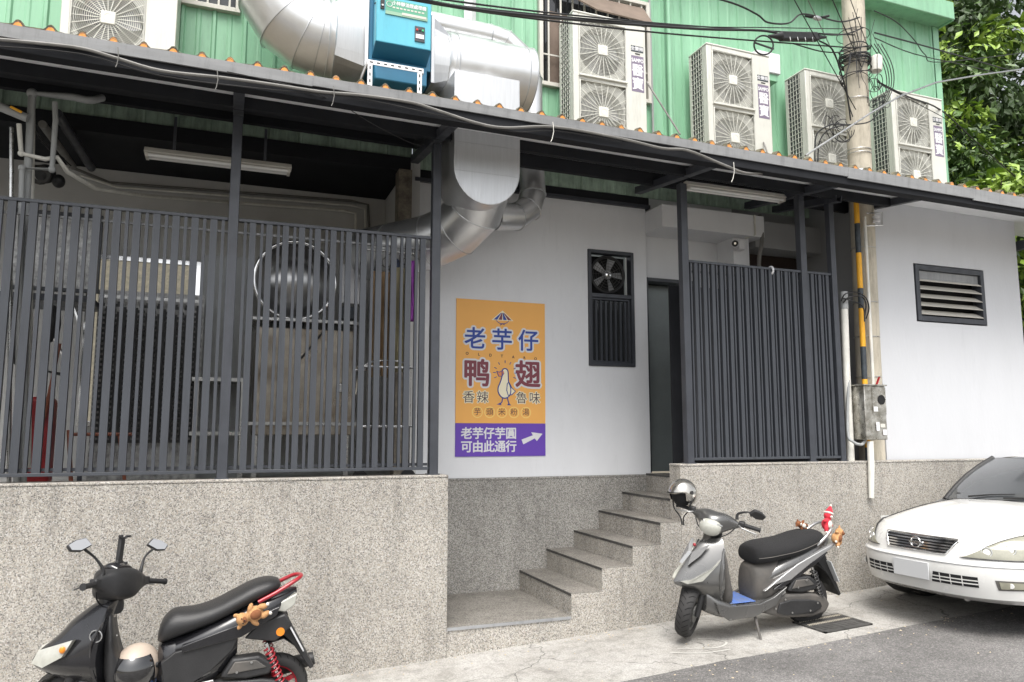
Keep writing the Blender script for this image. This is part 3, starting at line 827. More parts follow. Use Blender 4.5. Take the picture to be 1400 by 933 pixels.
WR = (2.80, 4.09, 3.46, 4.60)                         # right window opening
ribbed('cladding', -3, WL[0], 2.66, 5.3, 'green', gb)
ribbed('cladding', WL[0], WL[1], 2.66, WL[2], 'green', gb)
ribbed('cladding', WL[0], WL[1], WL[3], 5.3, 'green', gb)
ribbed('cladding', WL[1], WR[0], 2.66, 5.3, 'green', gb)
ribbed('cladding', WR[0], WR[1], 2.66, WR[2], 'green', gb)
ribbed('cladding', WR[0], WR[1], WR[3], 5.3, 'green', gb)
ribbed('cladding', WR[1], 8.38, 2.66, 5.3, 'green', gb)
ribbed('under_cladding', -3, 1.52, 2.515, 2.658, 'green_dull', gb, y=6.61)
ribbed('under_cladding', 1.53, 6.36, 2.432, 2.658, 'green_dull', gb, y=6.615)
MB().box(8.36, GY + .021, 2.4, 8.38, 12, 5.3).build('side_cladding', M['green'], gb)
MB().box(-3, GY - .22, 5.20, 8.40, 12, 5.24).build('eave_soffit', M['green'], gb)
MB().box(-3, GY - .25, 5.185, 8.42, GY - .221, 5.42).build('eave_fascia', M['green'], gb, bevel=.01)
MB().box(8.401, GY - .22, 5.185, 8.43, 12, 5.42).build('eave_fascia', M['green'], gb)
MB().box(8.30, GY - .022, 2.66, 8.40, GY - .0185, 5.19).build('corner_flashing', M['green'], gb)
M['curtain'] = mat('curtain', (.16, .12, .095), .8, var=.2, scale=5)
def upwin(W, bars):
    x0, x1, z0, z1 = W
    frame('window_frame', x0 + .002, z0 + .002, x1 - .002, z1 - .002, GY - .05, GY + .06, .04, gb, 'tube')
    wf = MB().box(x0 + .04, GY + .03, z0 + .04, x1 - .04, GY + .04, z1 - .04).build('window_pane', M['glass'], gb)
    for i in range(bars):
        x = x0 + .10 + i * (x1 - x0 - .2) / max(1, bars - 1)
        MB().box(x, GY - .035, z0 + .041, x + .016, GY - .02, z1 - .041).build('window_bar', M['tube'], gb)
    MB().box(x0 + .041, GY - .033, z0 + .33, x1 - .041, GY - .022, z0 + .345).build('window_bar', M['tube'], gb)
upwin(WL, 6); upwin(WR, 9)
MB().box(WR[0] + .12, GY + .015, WR[2] + .05, WR[1] - .5, GY + .028, WR[3] - .3).build('curtain', M['curtain'], gb)
mb = MB(); mb.box(WR[0] + .10, GY - .52, 4.16, WR[1] + .1, GY - .06, 4.175)
t = T('awning', 'faded brown awning sheet hanging in front of the barred window', 'awning', (3.6, GY, 4.3))
MB().add([(3.02, GY - .06, 4.50), (4.0, GY - .06, 4.50), (4.0, GY - .25, 4.22), (3.35, GY - .25, 4.24), (3.02, GY - .06, 4.51), (4.0, GY - .06, 4.51), (4.0, GY - .26, 4.23), (3.35, GY - .26, 4.25)],
         [(0, 1, 2, 3), (4, 7, 6, 5), (0, 4, 5, 1), (1, 5, 6, 2), (2, 6, 7, 3), (3, 7, 4, 0)]).build('sheet', M['curtain'], t)
# wall pipes
def pipe(name, label, cat, pts, r, mt, nn=10, group=None, sm=0, base=None, col=None):
    pts = [Vector(p) for p in pts]
    mb = MB(); mb.tube(pts, r, nn, smooth=sm)
    o = mb.build(name, M[mt], smooth=50)
    tag(o, label, cat, group)
    return o
pipe('drain_pipe', 'thin pale green drain pipe down the cladding left of the second outdoor unit', 'pipe', [(4.31, 6.58, 2.6), (4.31, 6.58, 5.0)], .028, 'green')
pipe('conduit', 'slim grey conduit down the cladding right of the first outdoor unit', 'conduit', [(4.10, 6.6, 2.6), (4.10, 6.6, 3.7), (4.09, 6.6, 4.7)], .012, 'pvc')
t = T('junction_box', 'small white box on the cladding behind the second outdoor unit', 'box', (5.55, 6.5, 4.0))
MB().box(5.33, 6.42, 3.98, 5.66, 6.63, 4.22).build('lid', M['white'], t, bevel=.01)
MB().box(5.36, 6.44, 3.90, 5.63, 6.63, 3.978).build('body', M['green'], t)

# ---------------------------------------------------------------- outdoor units
def make_ac(label):
    "front face at y = 0 looking to -y, origin at left front foot"
    t = T('outdoor_unit', label, 'air conditioner', (0, 0, 0), 'twin-fan outdoor units above the porch roof')
    Wd, Dp, H = .80, .32, 1.32
    kw = dict(local=True)
    gx0, gx1 = .062, .575
    mb = MB()
    mb.box(0, 0, 0, gx0, .04, H); mb.box(gx1, 0, 0, Wd, .04, H)
    mb.box(gx0, 0, 0, gx1, .04, .05); mb.box(gx0, 0, .645, gx1, .04, .69); mb.box(gx0, 0, 1.27, gx1, .04, H)
    mb.build('front_panel', M['cream'], t, bevel=.006, **kw)
    MB().box(-.004, -.006, H + .001, Wd + .004, Dp + .004, H + .022).build('top_cover', M['cream'], t, bevel=.008, **kw)
    mb = MB(); mb.box(Wd - .02, .041, 0, Wd, Dp, H); mb.box(0, Dp - .02, 0, Wd - .021, Dp, H); mb.box(0, .041, 0, .02, .085, H); mb.box(0, .041, 0, Wd - .021, Dp - .021, .02)
    mb.box(0, Dp - .035, 0, .015, Dp - .021, H)
    mb.build('side_panel', M['cream'], t, **kw)
    MB().box(.012, .086, .02, .016, Dp - .036, H).build('coil', M['coil'], t, **kw)
    mb = MB()
    for i in range(23): mb.box(-.002, .086, .03 + i * .056, .006, Dp - .036, .034 + i * .056)
    for i in range(5): mb.box(-.001, .10 + i * .044, .02, .005, .104 + i * .044, H)
    mb.build('side_grille', M['cream2'], t, **kw)
    MB().box(gx0, .30, .05, gx1, .315, 1.27).build('back_baffle', M['fanback'], t, **kw)
    for z0, z1 in ((.05, .645), (.69, 1.27)):
        cx, cz, R = (gx0 + gx1) / 2, (z0 + z1) / 2, .245
        # orifice plate: square with a round hole
        n_ = 40; vs = []; fs = []
        for k in range(n_):
            a = 2 * pi * k / n_; ca, sa = cos(a), sin(a)
            mxx = max(abs(ca) / ((gx1 - gx0) / 2), abs(sa) / ((z1 - z0) / 2))
            vs += [(cx + ca / mxx, .03, cz + sa / mxx), (cx + R * ca, .03, cz + R * sa), (cx + R * .97 * ca, .10, cz + R * .97 * sa)]
        for k in range(n_):
            a = 3 * k; b_ = 3 * ((k + 1) % n_)
            fs += [(a, a + 1, b_ + 1, b_), (a + 1, a + 2, b_ + 2, b_ + 1)]
        MB().add(vs, fs).build('orifice_plate', M['fanback'], t, **kw)
        mb = MB(); mb.cyl((cx, .07, cz), (cx, .16, cz), .055, 16)
        for k in range(3):
            a = k * 2 * pi / 3 + .4; gridv = []
            for rr, w0 in ((.05, .55), (.12, .62), (.18, .58), (.225, .45)):
                for q in (-1, 0, 1):
                    aa = a + q * w0; gridv.append((cx + rr * cos(aa), .115 + q * .035, cz + rr * sin(aa)))
            mb.add(gridv, [(i * 3 + j, i * 3 + j + 1, i * 3 + j + 4, i * 3 + j + 3) for i in range(3) for j in range(2)])
        mb.build('fan_blades', M['fan'], t, **kw)
        mb = MB()
        k = 0; r_ = .062
        while r_ < .335:
            seg = 40; pts = []
            for j in range(seg + 1):
                a = 2 * pi * j / seg; x = cx + r_ * cos(a); z = cz + r_ * sin(a)
                ok = gx0 + .006 < x < gx1 - .006 and z0 + .006 < z < z1 - .006
                if ok: pts.append((x, .004, z))
                if (not ok or j == seg) and pts:
                    if len(pts) > 1:
                        for p_, q_ in zip(pts, pts[1:]):
                            d = .0017
                            n1 = Vector((p_[0] - cx, 0, p_[2] - cz)).normalized() * d; n2 = Vector((q_[0] - cx, 0, q_[2] - cz)).normalized() * d
                            P1, P2 = Vector(p_), Vector(q_)
                            mb.add([P1 - n1, P1 + n1, P2 + n2, P2 - n2, P1 + Vector((0, .004, 0)), P2 + Vector((0, .004, 0))], [(0, 1, 2, 3), (1, 4, 5, 2), (4, 0, 3, 5)])
                    pts = []
            r_ += .0145
        mb.build('grille_rings', M['cream2'], t, fix=False, **kw)
        mb = MB()
        for k in range(24):
            a = 2 * pi * k / 24 + .06; ca, sa = cos(a), sin(a)
            mxx = max(abs(ca) / ((gx1 - gx0) / 2 - .004), abs(sa) / ((z1 - z0) / 2 - .004))
            ln = min(1 / mxx, .36)
            mb.bar((cx + .045 * ca, .000, cz + .045 * sa), (cx + ln * ca, .003, cz + ln * sa), .005, .004, up=(0, 1, 0))
        mb.build('grille_spokes', M['cream2'], t, fix=False, **kw)
        frame_ = MB(); w_ = .009
        frame_.box(gx0, -.008, z0, gx0 + w_, .006, z1); frame_.box(gx1 - w_, -.008, z0, gx1, .006, z1)
        frame_.box(gx0 + w_, -.008, z1 - w_, gx1 - w_, .006, z1); frame_.box(gx0 - .006, -.022, z0 - .012, gx1 + .006, .006, z0 + w_)
        frame_.build('grille_frame', M['cream'], t, bevel=.003, **kw)
        mb = MB(); mb.box(cx - .052, -.012, cz - .052, cx + .052, .004, cz + .052)
        hb = mb.build('hub_badge', M['cream2'], t, bevel=.018, seg=4, **kw)
        MB().torus((cx, -.012, cz), (0, 1, 0), .030, .002, 24, 5).build('badge_ring', M['cream'], hb, **kw)
    # stickers with their writing
    x0, x1 = .635, .775
    s1 = MB().box(x0, -.0015, .62, x1, .001, .995).build('sticker', M['purple'], t, **kw)
    text('SAMPO', .054, s1, 'white', ((x0 + x1) / 2, -.0015, .945), local=True, off=.0022, sx=.78)
    text('醫', .135, s1, 'white', ((x0 + x1) / 2, -.0015, .835), 'character', local=True, off=.003)
    text('寶', .135, s1, 'white', ((x0 + x1) / 2, -.0015, .695), 'character', local=True, off=.003)
    s2 = MB().box(x0, -.0015, 1.035, x1, .001, 1.10).build('name_label', M['blackband'], t, **kw)
    text('全變頻', .047, s2, 'white', ((x0 + x1) / 2 - .004, -.0015, 1.068), 'character', local=True, off=.001)
    MB().box(x0 + .045, -.004, 1.012, x1 - .04, .001, 1.022).build('latch', M['blackp'], t, **kw)
    mb = MB()
    for x in (.09, .60): mb.box(x, .01, -.05, x + .07, Dp - .01, -.001)
    mb.build('feet', M['flash'], t, **kw)
    return t
ac = make_ac('twin-fan outdoor unit at the far left, cut by the top edge of the photo')
AC_SPOTS = [(-1.29, 6.22, 2.83, 1, None),
            (2.985, 6.20, 2.73, 0, 'twin-fan outdoor unit in front of the barred window, beside the ducts'),
            (4.515, 6.20, 2.69, 0, 'twin-fan outdoor unit under the black cable splice, third from left'),
            (5.795, 6.20, 2.64, 0, 'twin-fan outdoor unit partly hidden behind the concrete pole'),
            (7.04, 6.20, 2.61, 0, 'twin-fan outdoor unit at the far right, beside the trees')]
for i, (x, y, z, _, lb) in enumerate(AC_SPOTS):
    o = ac if i == 0 else copy_tree(ac)
    o.location = (x, y, z)
    if lb: o['label'] = lb
    # steel stand from the porch roof up to the unit
    s = T('unit_stand', ['white angle-iron stand under the far left outdoor unit', 'white angle-iron stand under the outdoor unit by the barred window', 'white angle-iron stand under the third outdoor unit', 'white angle-iron stand under the outdoor unit behind the pole', 'white angle-iron stand under the far right outdoor unit'][i], 'stand', (x, y, zs_(y) + .1), 'stands under the outdoor units')
    for xx in (.10, .66):
        for yy in (.03, .28):
            MB().box(x + xx, y + yy, zs_(y + yy) + .09, x + xx + .03, y + yy + .03, z - .052).build('leg', M['tube'], s)

# ================================================================ ducts
def duct(name, label, path, r, sections, mt='galv', seams=True, loc=None):
    "path of straight gores; seams drawn at the joints"
    p = [Vector(q) for q in path]
    t = T(name, label, 'duct', tuple(p[0]) if loc is None else loc)
    MB().tube(p, r, 40, cap=False).build('duct_skin', M[mt], t, smooth=12)
    rr = r if not hasattr(r, '__len__') else None
    for i in sections:
        d = (p[min(i + 1, len(p) - 1)] - p[max(i - 1, 0)]).normalized()
        R = rr if rr else r[i]
        if 0 < i < len(p) - 1:
            a = (p[i] - p[i - 1]).normalized(); c = (p[i + 1] - p[i]).normalized(); k = 1 / max(.5, sqrt((1 + a.dot(c)) / 2))
        else: k = 1
        # elliptical bead lying in the mitre plane
        u = a.cross(c) if 0 < i < len(p) - 1 and a.cross(c).length > 1e-4 else d.orthogonal()
        u.normalize(); v_ = d.cross(u)
        MB().tube([p[i] + u * R * 1.004 * cos(q * 2 * pi / 40) + v_ * R * 1.004 * k * sin(q * 2 * pi / 40) for q in range(41)], .0045, 5, cap=False).build('duct_seam', M['galv_flat'], t, smooth=60)
    return t
R1_ = .25
# big left elbow coming down from the upper left to the teal box
duct('exhaust_duct', 'big galvanised elbow duct sweeping down from the top left into the teal box',
     [(.20, 5.95, 4.4), (.20, 5.95, 3.66), (.25, 5.95, 3.46), (.36, 5.95, 3.29), (.51, 5.95, 3.20), (.60, 5.95, 3.18), (.67, 5.95, 3.17)], .305, (1, 2, 3, 4, 5, 6))
def collar(x, cy, cz, r_):
    par = [o for o in bpy.data.objects if o.name.startswith('exhaust_duct')][-1]
    MB().rev([(r_ - .01, -.03), (r_ + .006, -.03), (r_ + .010, -.024), (r_ + .006, -.018), (r_ + .006, .018), (r_ + .010, .024), (r_ + .006, .03), (r_ - .01, .03)], (x, cy, cz), (1, 0, 0), 40).build('collar', M['galv'], par, smooth=40)
def transition(name, label, x0, x1, rr, cy, cz, hw, hh):
    "round to square piece from (x0, circle) to (x1, square)"
    t = T(name, label, 'duct', (x0, cy, cz)); n_ = 32; vs = []; fs = []
    for k in range(n_):
        a = 2 * pi * k / n_ + pi / 4
        mxx = max(abs(cos(a)), abs(sin(a)))
        vs.append((x0, cy + rr * cos(a), cz + rr * sin(a)))
        vs.append((x1, cy + hw * cos(a) / mxx, cz + hh * sin(a) / mxx))
    for k in range(n_):
        a, b_ = 2 * k, 2 * ((k + 1) % n_); fs.append((a, a + 1, b_ + 1, b_))
    MB().add(vs, fs).build('skin', M['galv_flat'], t, smooth=8)
    mb = MB(); s = 1 if x1 > x0 else -1
    mb.box(min(x1, x1 + s * .03), cy - hh - .01, cz - hh - .01, max(x1, x1 + s * .03), cy + hh + .01, cz + hh + .01)
    mb.build('flange', M['galv_flat'], t, bevel=.003)
    return t
collar(.66, 5.95, 3.172, .305)
transition('duct_transition', 'galvanised square-to-round piece on the left of the teal box', .671, .905, .305, 5.95, 3.17, .27, .30)
transition('duct_transition', 'galvanised square-to-round piece on the right of the teal box', 1.62, 1.475, .285, 5.95, 3.11, .27, .285)
duct('exhaust_duct', 'thick horizontal galvanised duct right of the teal box above the flat plate', [(1.62, 5.95, 3.11), (1.70, 5.95, 3.12), (2.33, 5.95, 3.12), (2.40, 5.95, 3.12)], .285, (0, 1, 2, 3))
collar(1.64, 5.95, 3.112, .285)
MB().rev([(0, 0), (.285, 0), (.285, .004)], (2.40, 5.95, 3.12), (1, 0, 0), 40).build('end_cap', M['galv_flat'], [o for o in bpy.data.objects if o.name.startswith('exhaust_duct')][-1])
duct('branch_duct', 'thinner galvanised duct behind the thick one, bending down at its right end', [(1.45, 6.40, 3.75), (2.20, 6.40, 3.74), (2.36, 6.40, 3.72), (2.55, 6.40, 3.58), (2.62, 6.40, 3.38), (2.63, 6.40, 2.30)], .115, (1, 2, 3, 4))
pipe('vent_pipe', 'white rectangular riser behind the ducts at the top of the photo', 'pipe', [(2.06, 6.57, 3.2), (2.06, 6.57, 5.0)], .06, 'white', 4)
# flat D-shaped plenum through the roof
fd = T('plenum_duct', 'flat-fronted galvanised duct with a rounded bottom dropping through the roof', 'duct', (1.85, 5.45, 1.8))
x0, x1, y0, y1 = 1.575, 2.115, 5.40, 5.86
cx, rr, zb, ztp = (x0 + x1) / 2, (x1 - x0) / 2, 2.06, 2.83
outl = [(x0, ztp), (x0, zb)] + [(cx - rr * cos(k * pi / 16), zb - rr * 1.08 * sin(k * pi / 16)) for k in range(1, 16)] + [(x1, zb), (x1, ztp)]
MB().prism(outl, y0, y0 + .004).build('front_plate', M['galv_flat'], fd)
mb = MB(); n_ = len(outl)
vs = [(a, y0 + .005, b_) for a, b_ in outl] + [(a, y1, b_) for a, b_ in outl]
mb.add(vs, [(i, i + 1, i + 1 + n_, i + n_) for i in range(n_ - 1)]); mb.add([(x0, y0 + .005, ztp), (x1, y0 + .005, ztp), (x1, y1, ztp), (x0, y1, ztp)], [(0, 1, 2, 3)])
mb.build('side_skin', M['galv'], fd, smooth=25)
mb = MB(); mb.tube([(a, y0 + .002, b_) for a, b_ in outl], .004, 5); mb.build('edge_seam', M['galv_flat'], fd)
for z in (2.25, 2.02): MB().box(x0 + .004, y0 - .004, z - .003, x1 - .004, y0 - .0005, z + .003).build('seam', M['galv_flat'], fd)
# round elbows leaving the plenum down and to the left
duct('exhaust_duct', 'segmented galvanised elbow curving left under the roof behind the steel post',
     [(1.90, 5.62, 2.06), (1.89, 5.84, 1.85), (1.78, 6.03, 1.72), (1.60, 6.20, 1.64), (1.32, 6.45, 1.60), (1.15, 6.70, 1.60)], .235, (1, 2, 3, 4), loc=(1.7, 6.0, 1.6))
duct('branch_duct', 'shorter galvanised elbow behind the flat plenum, right of it',
     [(2.60, 6.34, 2.50), (2.61, 6.32, 2.22), (2.55, 6.28, 2.06), (2.40, 6.22, 1.95), (2.15, 6.12, 1.90)], .122, (1, 2, 3), loc=(2.4, 6.3, 2.0))

# ================================================================ teal air cleaner on its white slotted stand
tb = T('air_cleaner', 'teal sheet-metal air cleaner cabinet between the big ducts', 'machine', (1.15, 5.9, 2.8))
MB().box(.935, 5.66, 2.905, 1.445, 6.22, 4.2).build('cabinet', M['teal_dark'], tb, bevel=.006)
dx0, dx1 = .965, 1.405
mb = MB(); mb.prism([(dx0, 3.0), (dx1, 3.0), (dx1, 4.2), (dx0, 4.2)], 5.50, 5.60)
door = mb.build('door', M['teal'], tb, bevel=.008)
mb = MB(); mb.prism([(5.50, 3.0), (5.655, 2.94), (5.655, 4.2), (5.601, 4.2), (5.601, 3.0)], dx0, dx1, ax='x'); mb.build('door_box', M['teal_dark'], tb)
mb = MB()
for i in range(4): mb.add([(dx0 - .002, 5.53, 3.32 + i * .045), (dx0 - .002, 5.585, 3.345 + i * .045), (dx0 - .002, 5.585, 3.36 + i * .045), (dx0 - .002, 5.53, 3.335 + i * .045)], [(0, 1, 2, 3)])
mb.build('louvre_slots', M['black'], tb)
MB().box(dx0 + .03, 5.492, 3.27, dx0 + .062, 5.499, 3.41).build('latch', M['blackp'], door)
MB().rev([(0, 0), (.009, .0), (.009, .006)], (dx0 + .046, 5.491, 3.30), (0, -1, 0), 14).build('latch_knob', M['chrome'], door)
M['lgreen'] = mat('label_green', (.10, .34, .22), .5); M['lgrey'] = mat('label_olive', (.25, .42, .30), .5)
lb_ = MB().box(dx0 + .07, 5.493, 3.265, dx1 - .035, 5.499, 3.36).build('brand_label', M['lgreen'], tb)
MB().box(dx0 + .07, 5.4925, 3.236, dx1 - .035, 5.499, 3.264).build('label_strip', M['lgrey'], tb)
text('小林靜油煙處理機', .036, lb_, 'white', (dx0 + .258, 5.493, 3.334), 'character', off=.001, sx=.95)
MB().box(dx0 + .20, 5.4905, 3.248, dx1 - .045, 5.4922, 3.268).build('worn_strip', M['tube'], lb_)
for k in range(9): MB().box(dx0 + .125 + k * .029, 5.4915, 3.292, dx0 + .125 + k * .029 + .020, 5.4928, 3.304).build('worn_print', M['tube'], lb_)
MB().torus((dx0 + .10, 5.492, 3.32), (0, 1, 0), .022, .0025, 24, 5).build('round_logo', M['white'], lb_)
pn = MB().box(dx1 - .135, 5.492, 3.055, dx1 - .055, 5.499, 3.18).build('control_panel', M['blackband'], tb)
MB().box(dx1 - .128, 5.4895, 3.08, dx1 - .062, 5.4915, 3.115).build('panel_label', M['white'], tb)
for i, c in enumerate(((.6, .03, .02), (.01, .01, .01), (.05, .5, .2))):
    MB().rev([(0, 0), (.009, 0), (.008, .006), (0, .007)], (dx1 - .118 + i * .023, 5.4915, 3.150), (0, -1, 0), 14).build('button', mat('button_%d' % i, c, .4), pn)
t = T('slotted_stand', 'white slotted angle-iron stand under the teal air cleaner', 'stand', (1.15, 5.5, 2.4))
mb = MB()
sx0, sx1, sy, szt = .90, 1.335, 5.46, 2.80
def slotted(a, b_, name='beam', wdir=(0, 0, 1)):
    a = Vector(a); b_ = Vector(b_); mb = MB(); mb.bar(a, b_, .006, .036, up=wdir); o = mb.build(name, M['white'], t)
    m2 = MB(); n_ = int((b_ - a).length / .05)
    for i in range(n_):
        q = a + (b_ - a) * ((i + .3) / n_); q2 = a + (b_ - a) * ((i + .75) / n_)
        m2.bar(q + Vector((0, -.0005, 0)), q2 + Vector((0, -.0005, 0)), .0075, .009, up=wdir)
    m2.build('slots', M['black'], o)
slotted((sx0, sy, szt), (sx1, sy, szt)); slotted((sx0 + .02, sy - .001, 2.46), (sx0 + .02, sy - .001, szt - .02), 'leg', (1, 0, 0)); slotted((sx1 - .03, sy - .001, 2.46), (sx1 - .03, sy - .001, szt - .02), 'leg', (1, 0, 0))
for x in (sx0, sx1): MB().bar((x, sy + .004, szt), (x, 6.15, szt), .006, .036).build('side_rail', M['white'], t)
for x in (sx0 + .02, sx1 - .03): MB().box(x - .015, 6.12, 2.5, x + .015, 6.15, szt - .02).build('leg', M['white'], t)
MB().box(.98, 5.60, 2.905 - .16, 1.40, 6.1, 2.903).build('drip_hopper', M['teal_dark'], tb, bevel=.01)

# ================================================================ lamps under the porch
def strip_lamp(label, x0, x1, y, z):
    t = T('strip_lamp', label, 'lamp', ((x0 + x1) / 2, y, z), 'unlit fluorescent strip lamps under the porch roof')
    mb = MB(); mb.prism([(y - .055, z - .012), (y - .02, z + .03), (y + .02, z + .03), (y + .055, z - .012), (y + .02, z - .020), (y - .02, z - .020)], x0, x1, ax='x')
    mb.build('housing', M['tube'], t, bevel=.003)
    for dy in (-.030, .030): MB().cyl((x0 + .03, y + dy, z - .034), (x1 - .03, y + dy, z - .034), .013, 14).build('lamp_tube', M['glassw'], t, smooth=50)
    for x in (x0 + .01, x1 - .03): MB().box(x, y - .045, z - .05, x + .02, y + .045, z - .021).build('lamp_holder', M['tube'], t)
    for x in (x0 + .2, x1 - .2): MB().box(x - .01, y - .01, z + .03, x + .01, y + .01, zs_(y) - .1).build('hanger', M['dark'], t)
strip_lamp('unlit cream strip lamp over the left kitchen porch', -.64, .41, 6.0, 2.075)
strip_lamp('unlit cream strip lamp right of the post by the doorway', 3.88, 5.00, 5.72, 2.275)

# ================================================================ inside of the left kitchen porch
kr = T('kitchen_room', 'dim grey kitchen room behind the long slatted fence', 'room', (-.5, 7, -.41))
MB().box(-3.2, 7.75, -.41, 1.56, 7.9, 2.8).build('back_wall', M['grey_wall'], kr)
MB().box(1.505, 6.60, -.41, 1.598, 7.749, 2.5).build('side_wall', M['grey_wall'], kr)
MB().box(-3.25, 5.71, -.41, -3.201, 7.9, 2.8).build('side_wall', M['grey_wall'], kr)
MB().box(-3.2, 5.71, -.52, 1.578, 7.75, -.41).build('floor', M['grey_wall'], kr)
MB().box(-3.2, 6.66, 2.46, 1.50, 7.749, 2.50).build('ceiling', M['beam'], kr)
MB().box(-3.2, 6.56, 2.38, 1.50, 6.655, 2.51).build('ceiling_beam', M['beam'], kr)
MB().box(1.38, 6.5, -.40, 1.50, 6.655, 2.37).build('corner_post', mat('flaky_post', (.16, .14, .11), .8, var=.6, scale=14), kr)
# and behind the right fence
k2 = T('passage_room', 'dark passage behind the doorway and the short slatted fence', 'room', (5.0, 7.6, -.40))
MB().box(3.95, 7.9, -.40, 6.4, 8.0, 2.5).build('back_wall', M['door'], k2)
MB().box(3.9, 6.81, -.40, 3.99, 8.0, 2.5).build('side_wall', M['door'], k2)
MB().box(3.99, 6.86, 2.3, 6.4, 8.0, 2.34).build('ceiling', M['dark'], k2)

# steel plate, hanging perforated mat, big pan, boiler, clothes, trolley seen through the slats
M['perf'] = mat('speckled_plate', (.34, .34, .335), .45, metal=.6, var=.55, scale=26)
t = T('splash_sheet', 'speckled stainless splash panel at the far left behind the slats', 'panel', (-1.3, 6.7, .3))
MB().box(-1.62, 6.75, 1.14, -1.02, 6.77, 1.72).build('plate', M['perf'], t); frame('frame', -1.65, 1.11, -.99, 1.75, 6.735, 6.775, .028, t, 'dark')
t = T('bright_window', 'bright frosted window behind the hanging dark mat', 'window', (-.6, 7.7, .1))
M['frost'] = mat('frosted_pane', (.44, .40, .31), .6, var=.45, scale=22, emit=(.75, .68, .52, .12))  # weak emission in the pane stands in for daylight behind it
MB().box(-1.18, 7.70, .10, -.32, 7.72, 1.58).build('pane', M['frost'], t); frame('frame', -1.23, .06, -.27, 1.63, 7.68, 7.745, .045, t, 'chrome')
t = T('perforated_mat', 'dark perforated rubber mat hanging before the bright window', 'mat', (-.55, 6.75, -.3))
mb = MB(); cell = .042
for i in range(18):
    for j in range(27):
        x = -.98 + i * cell; z = -.08 + j * cell + .0
        if j > 24 and (i * 7 + j * 3) % 5 < 2: continue
        mb.box(x, 6.75, z, x + cell * 1.001, 6.757, z + cell * .55); mb.box(x + cell * .2, 6.7505, z, x + cell * .78, 6.7565, z + cell)
tag(mb.build('mat_links', M['blackp'], t, fix=False), kind='stuff')
MB().box(-.98, 6.749, 1.08, -.22, 6.76, 1.105).build('hanging_rail', M['steel'], t)
t = T('steel_door', 'speckled stainless sheet door behind the hanging dark mat', 'door', (-.6, 6.85, -.4))
MB().box(-1.0, 6.84, -.40, -.20, 6.86, 1.16).build('sheet', M['perf'], t)
t = T('steel_drum', 'big round stainless drum behind the second stretch of slats', 'drum', (.5, 6.6, .9))
c = (.53, 6.75, 1.33)
M['drumin'] = mat('drum_inside', (.42, .42, .42), .28, metal=1, var=.3, scale=3, stretch=(6, 1, .3))
MB().rev([(.345, 0), (.34, .14), (.30, .12), (.22, .05), (.12, .01), (0, 0)], c, (0, 1, 0), 48).build('drum_shell', M['drumin'], t, smooth=40)
MB().torus(c, (0, 1, 0), .345, .017, 56, 8).build('drum_rim', M['chrome'], t, smooth=60)
t = T('boiler_table', 'stained stainless boiler cabinet under the round drum', 'cabinet', (.45, 6.6, -.4))
M['stain'] = mat('stained_steel', (.42, .39, .34), .38, metal=.85, var=.3, scale=3, col2=(.16, .12, .08), rvar=.15)
MB().box(.22, 6.55, -.02, 1.02, 7.1, .88).build('cabinet', M['stain'], t, bevel=.01)
for z in (.06, .93): MB().box(.18, 6.52, z, 1.06, 7.12, z + .03).build('rim', M['steel'], t, bevel=.004)
for x in (.24, .98): MB().box(x - .02, 6.57, -.41, x + .02, 6.61, -.021).build('leg', M['steel'], t)
MB().cyl((.58, 6.50, .62), (.76, 6.50, .86), .008, 8).build('lever', M['blackp'], t)
MB().box(.88, 6.50, .34, .98, 6.549, .42).build('tap', M['chrome'], t, bevel=.01)
t = T('sink_bench', 'stainless bench with dark open shelves between drum and bright window', 'bench', (-.05, 6.9, -.4))
for z in (.42, -.02): MB().box(-.26, 6.62, z, .16, 7.2, z + .03).build('shelf', M['steel'], t)
MB().box(-.24, 7.0, -.40, .16, 7.02, 1.55).build('back_sheet', M['pvc'], t)
for x in (-.24, .12): MB().box(x, 6.63, -.41, x + .035, 6.665, .419).build('leg', M['steel'], t)
t = T('control_cabinet', 'small white switch cabinet beside the round drum', 'box', (1.0, 6.75, 1.1))
MB().box(.93, 6.80, 1.16, 1.12, 6.9, 1.52).build('body', M['white'], t, bevel=.006); MB().box(.94, 6.79, 1.02, 1.06, 6.9, 1.13).build('meter', M['blackband'], t)
def cloth(label, x0, x1, y, z0, z1, col, seed, gname='clothes hanging in the kitchen corner'):
    t = T('hanging_cloth', label, 'cloth', ((x0 + x1) / 2, y, z1), gname)
    n_, m_ = 26, 16; vs = []; fs = []
    for j in range(m_ + 1):
        z = z1 + (z0 - z1) * j / m_
        for i in range(n_ + 1):
            u = i / n_; x = x0 + (x1 - x0) * u + .012 * noise.noise(Vector((u * 4, j * .3, seed)))
            yy = y + .022 * sin(u * 15 + seed + .06 * j) * (.4 + j / m_) + .015 * noise.noise(Vector((u * 6, j * .4, seed + 3)))
            vs.append((x, yy, z + .02 * noise.noise(Vector((u * 3, seed, 1))) * (j / m_)))
    fs = [(j * (n_ + 1) + i, j * (n_ + 1) + i + 1, (j + 1) * (n_ + 1) + i + 1, (j + 1) * (n_ + 1) + i) for j in range(m_) for i in range(n_)]
    o = MB().add(vs, fs).build('fabric', mat('fabric_%d' % int(seed * 10), col, .9, var=.2, scale=9), t, smooth=80)
    so_ = o.modifiers.new('thick', 'SOLIDIFY'); so_.thickness = .008
    mb = MB(); c = Vector(((x0 + x1) / 2, y, z1)); mb.tube([c + Vector((-.09, 0, -.0)), c + Vector((0, 0, .05)), c + Vector((.09, 0, 0))], .004, 5); mb.tube([c + Vector((0, 0, .05)), c + Vector((0, 0, .10)), c + Vector((.02, 0, .12))], .003, 5)
    mb.build('hanger', M['cable'], t)
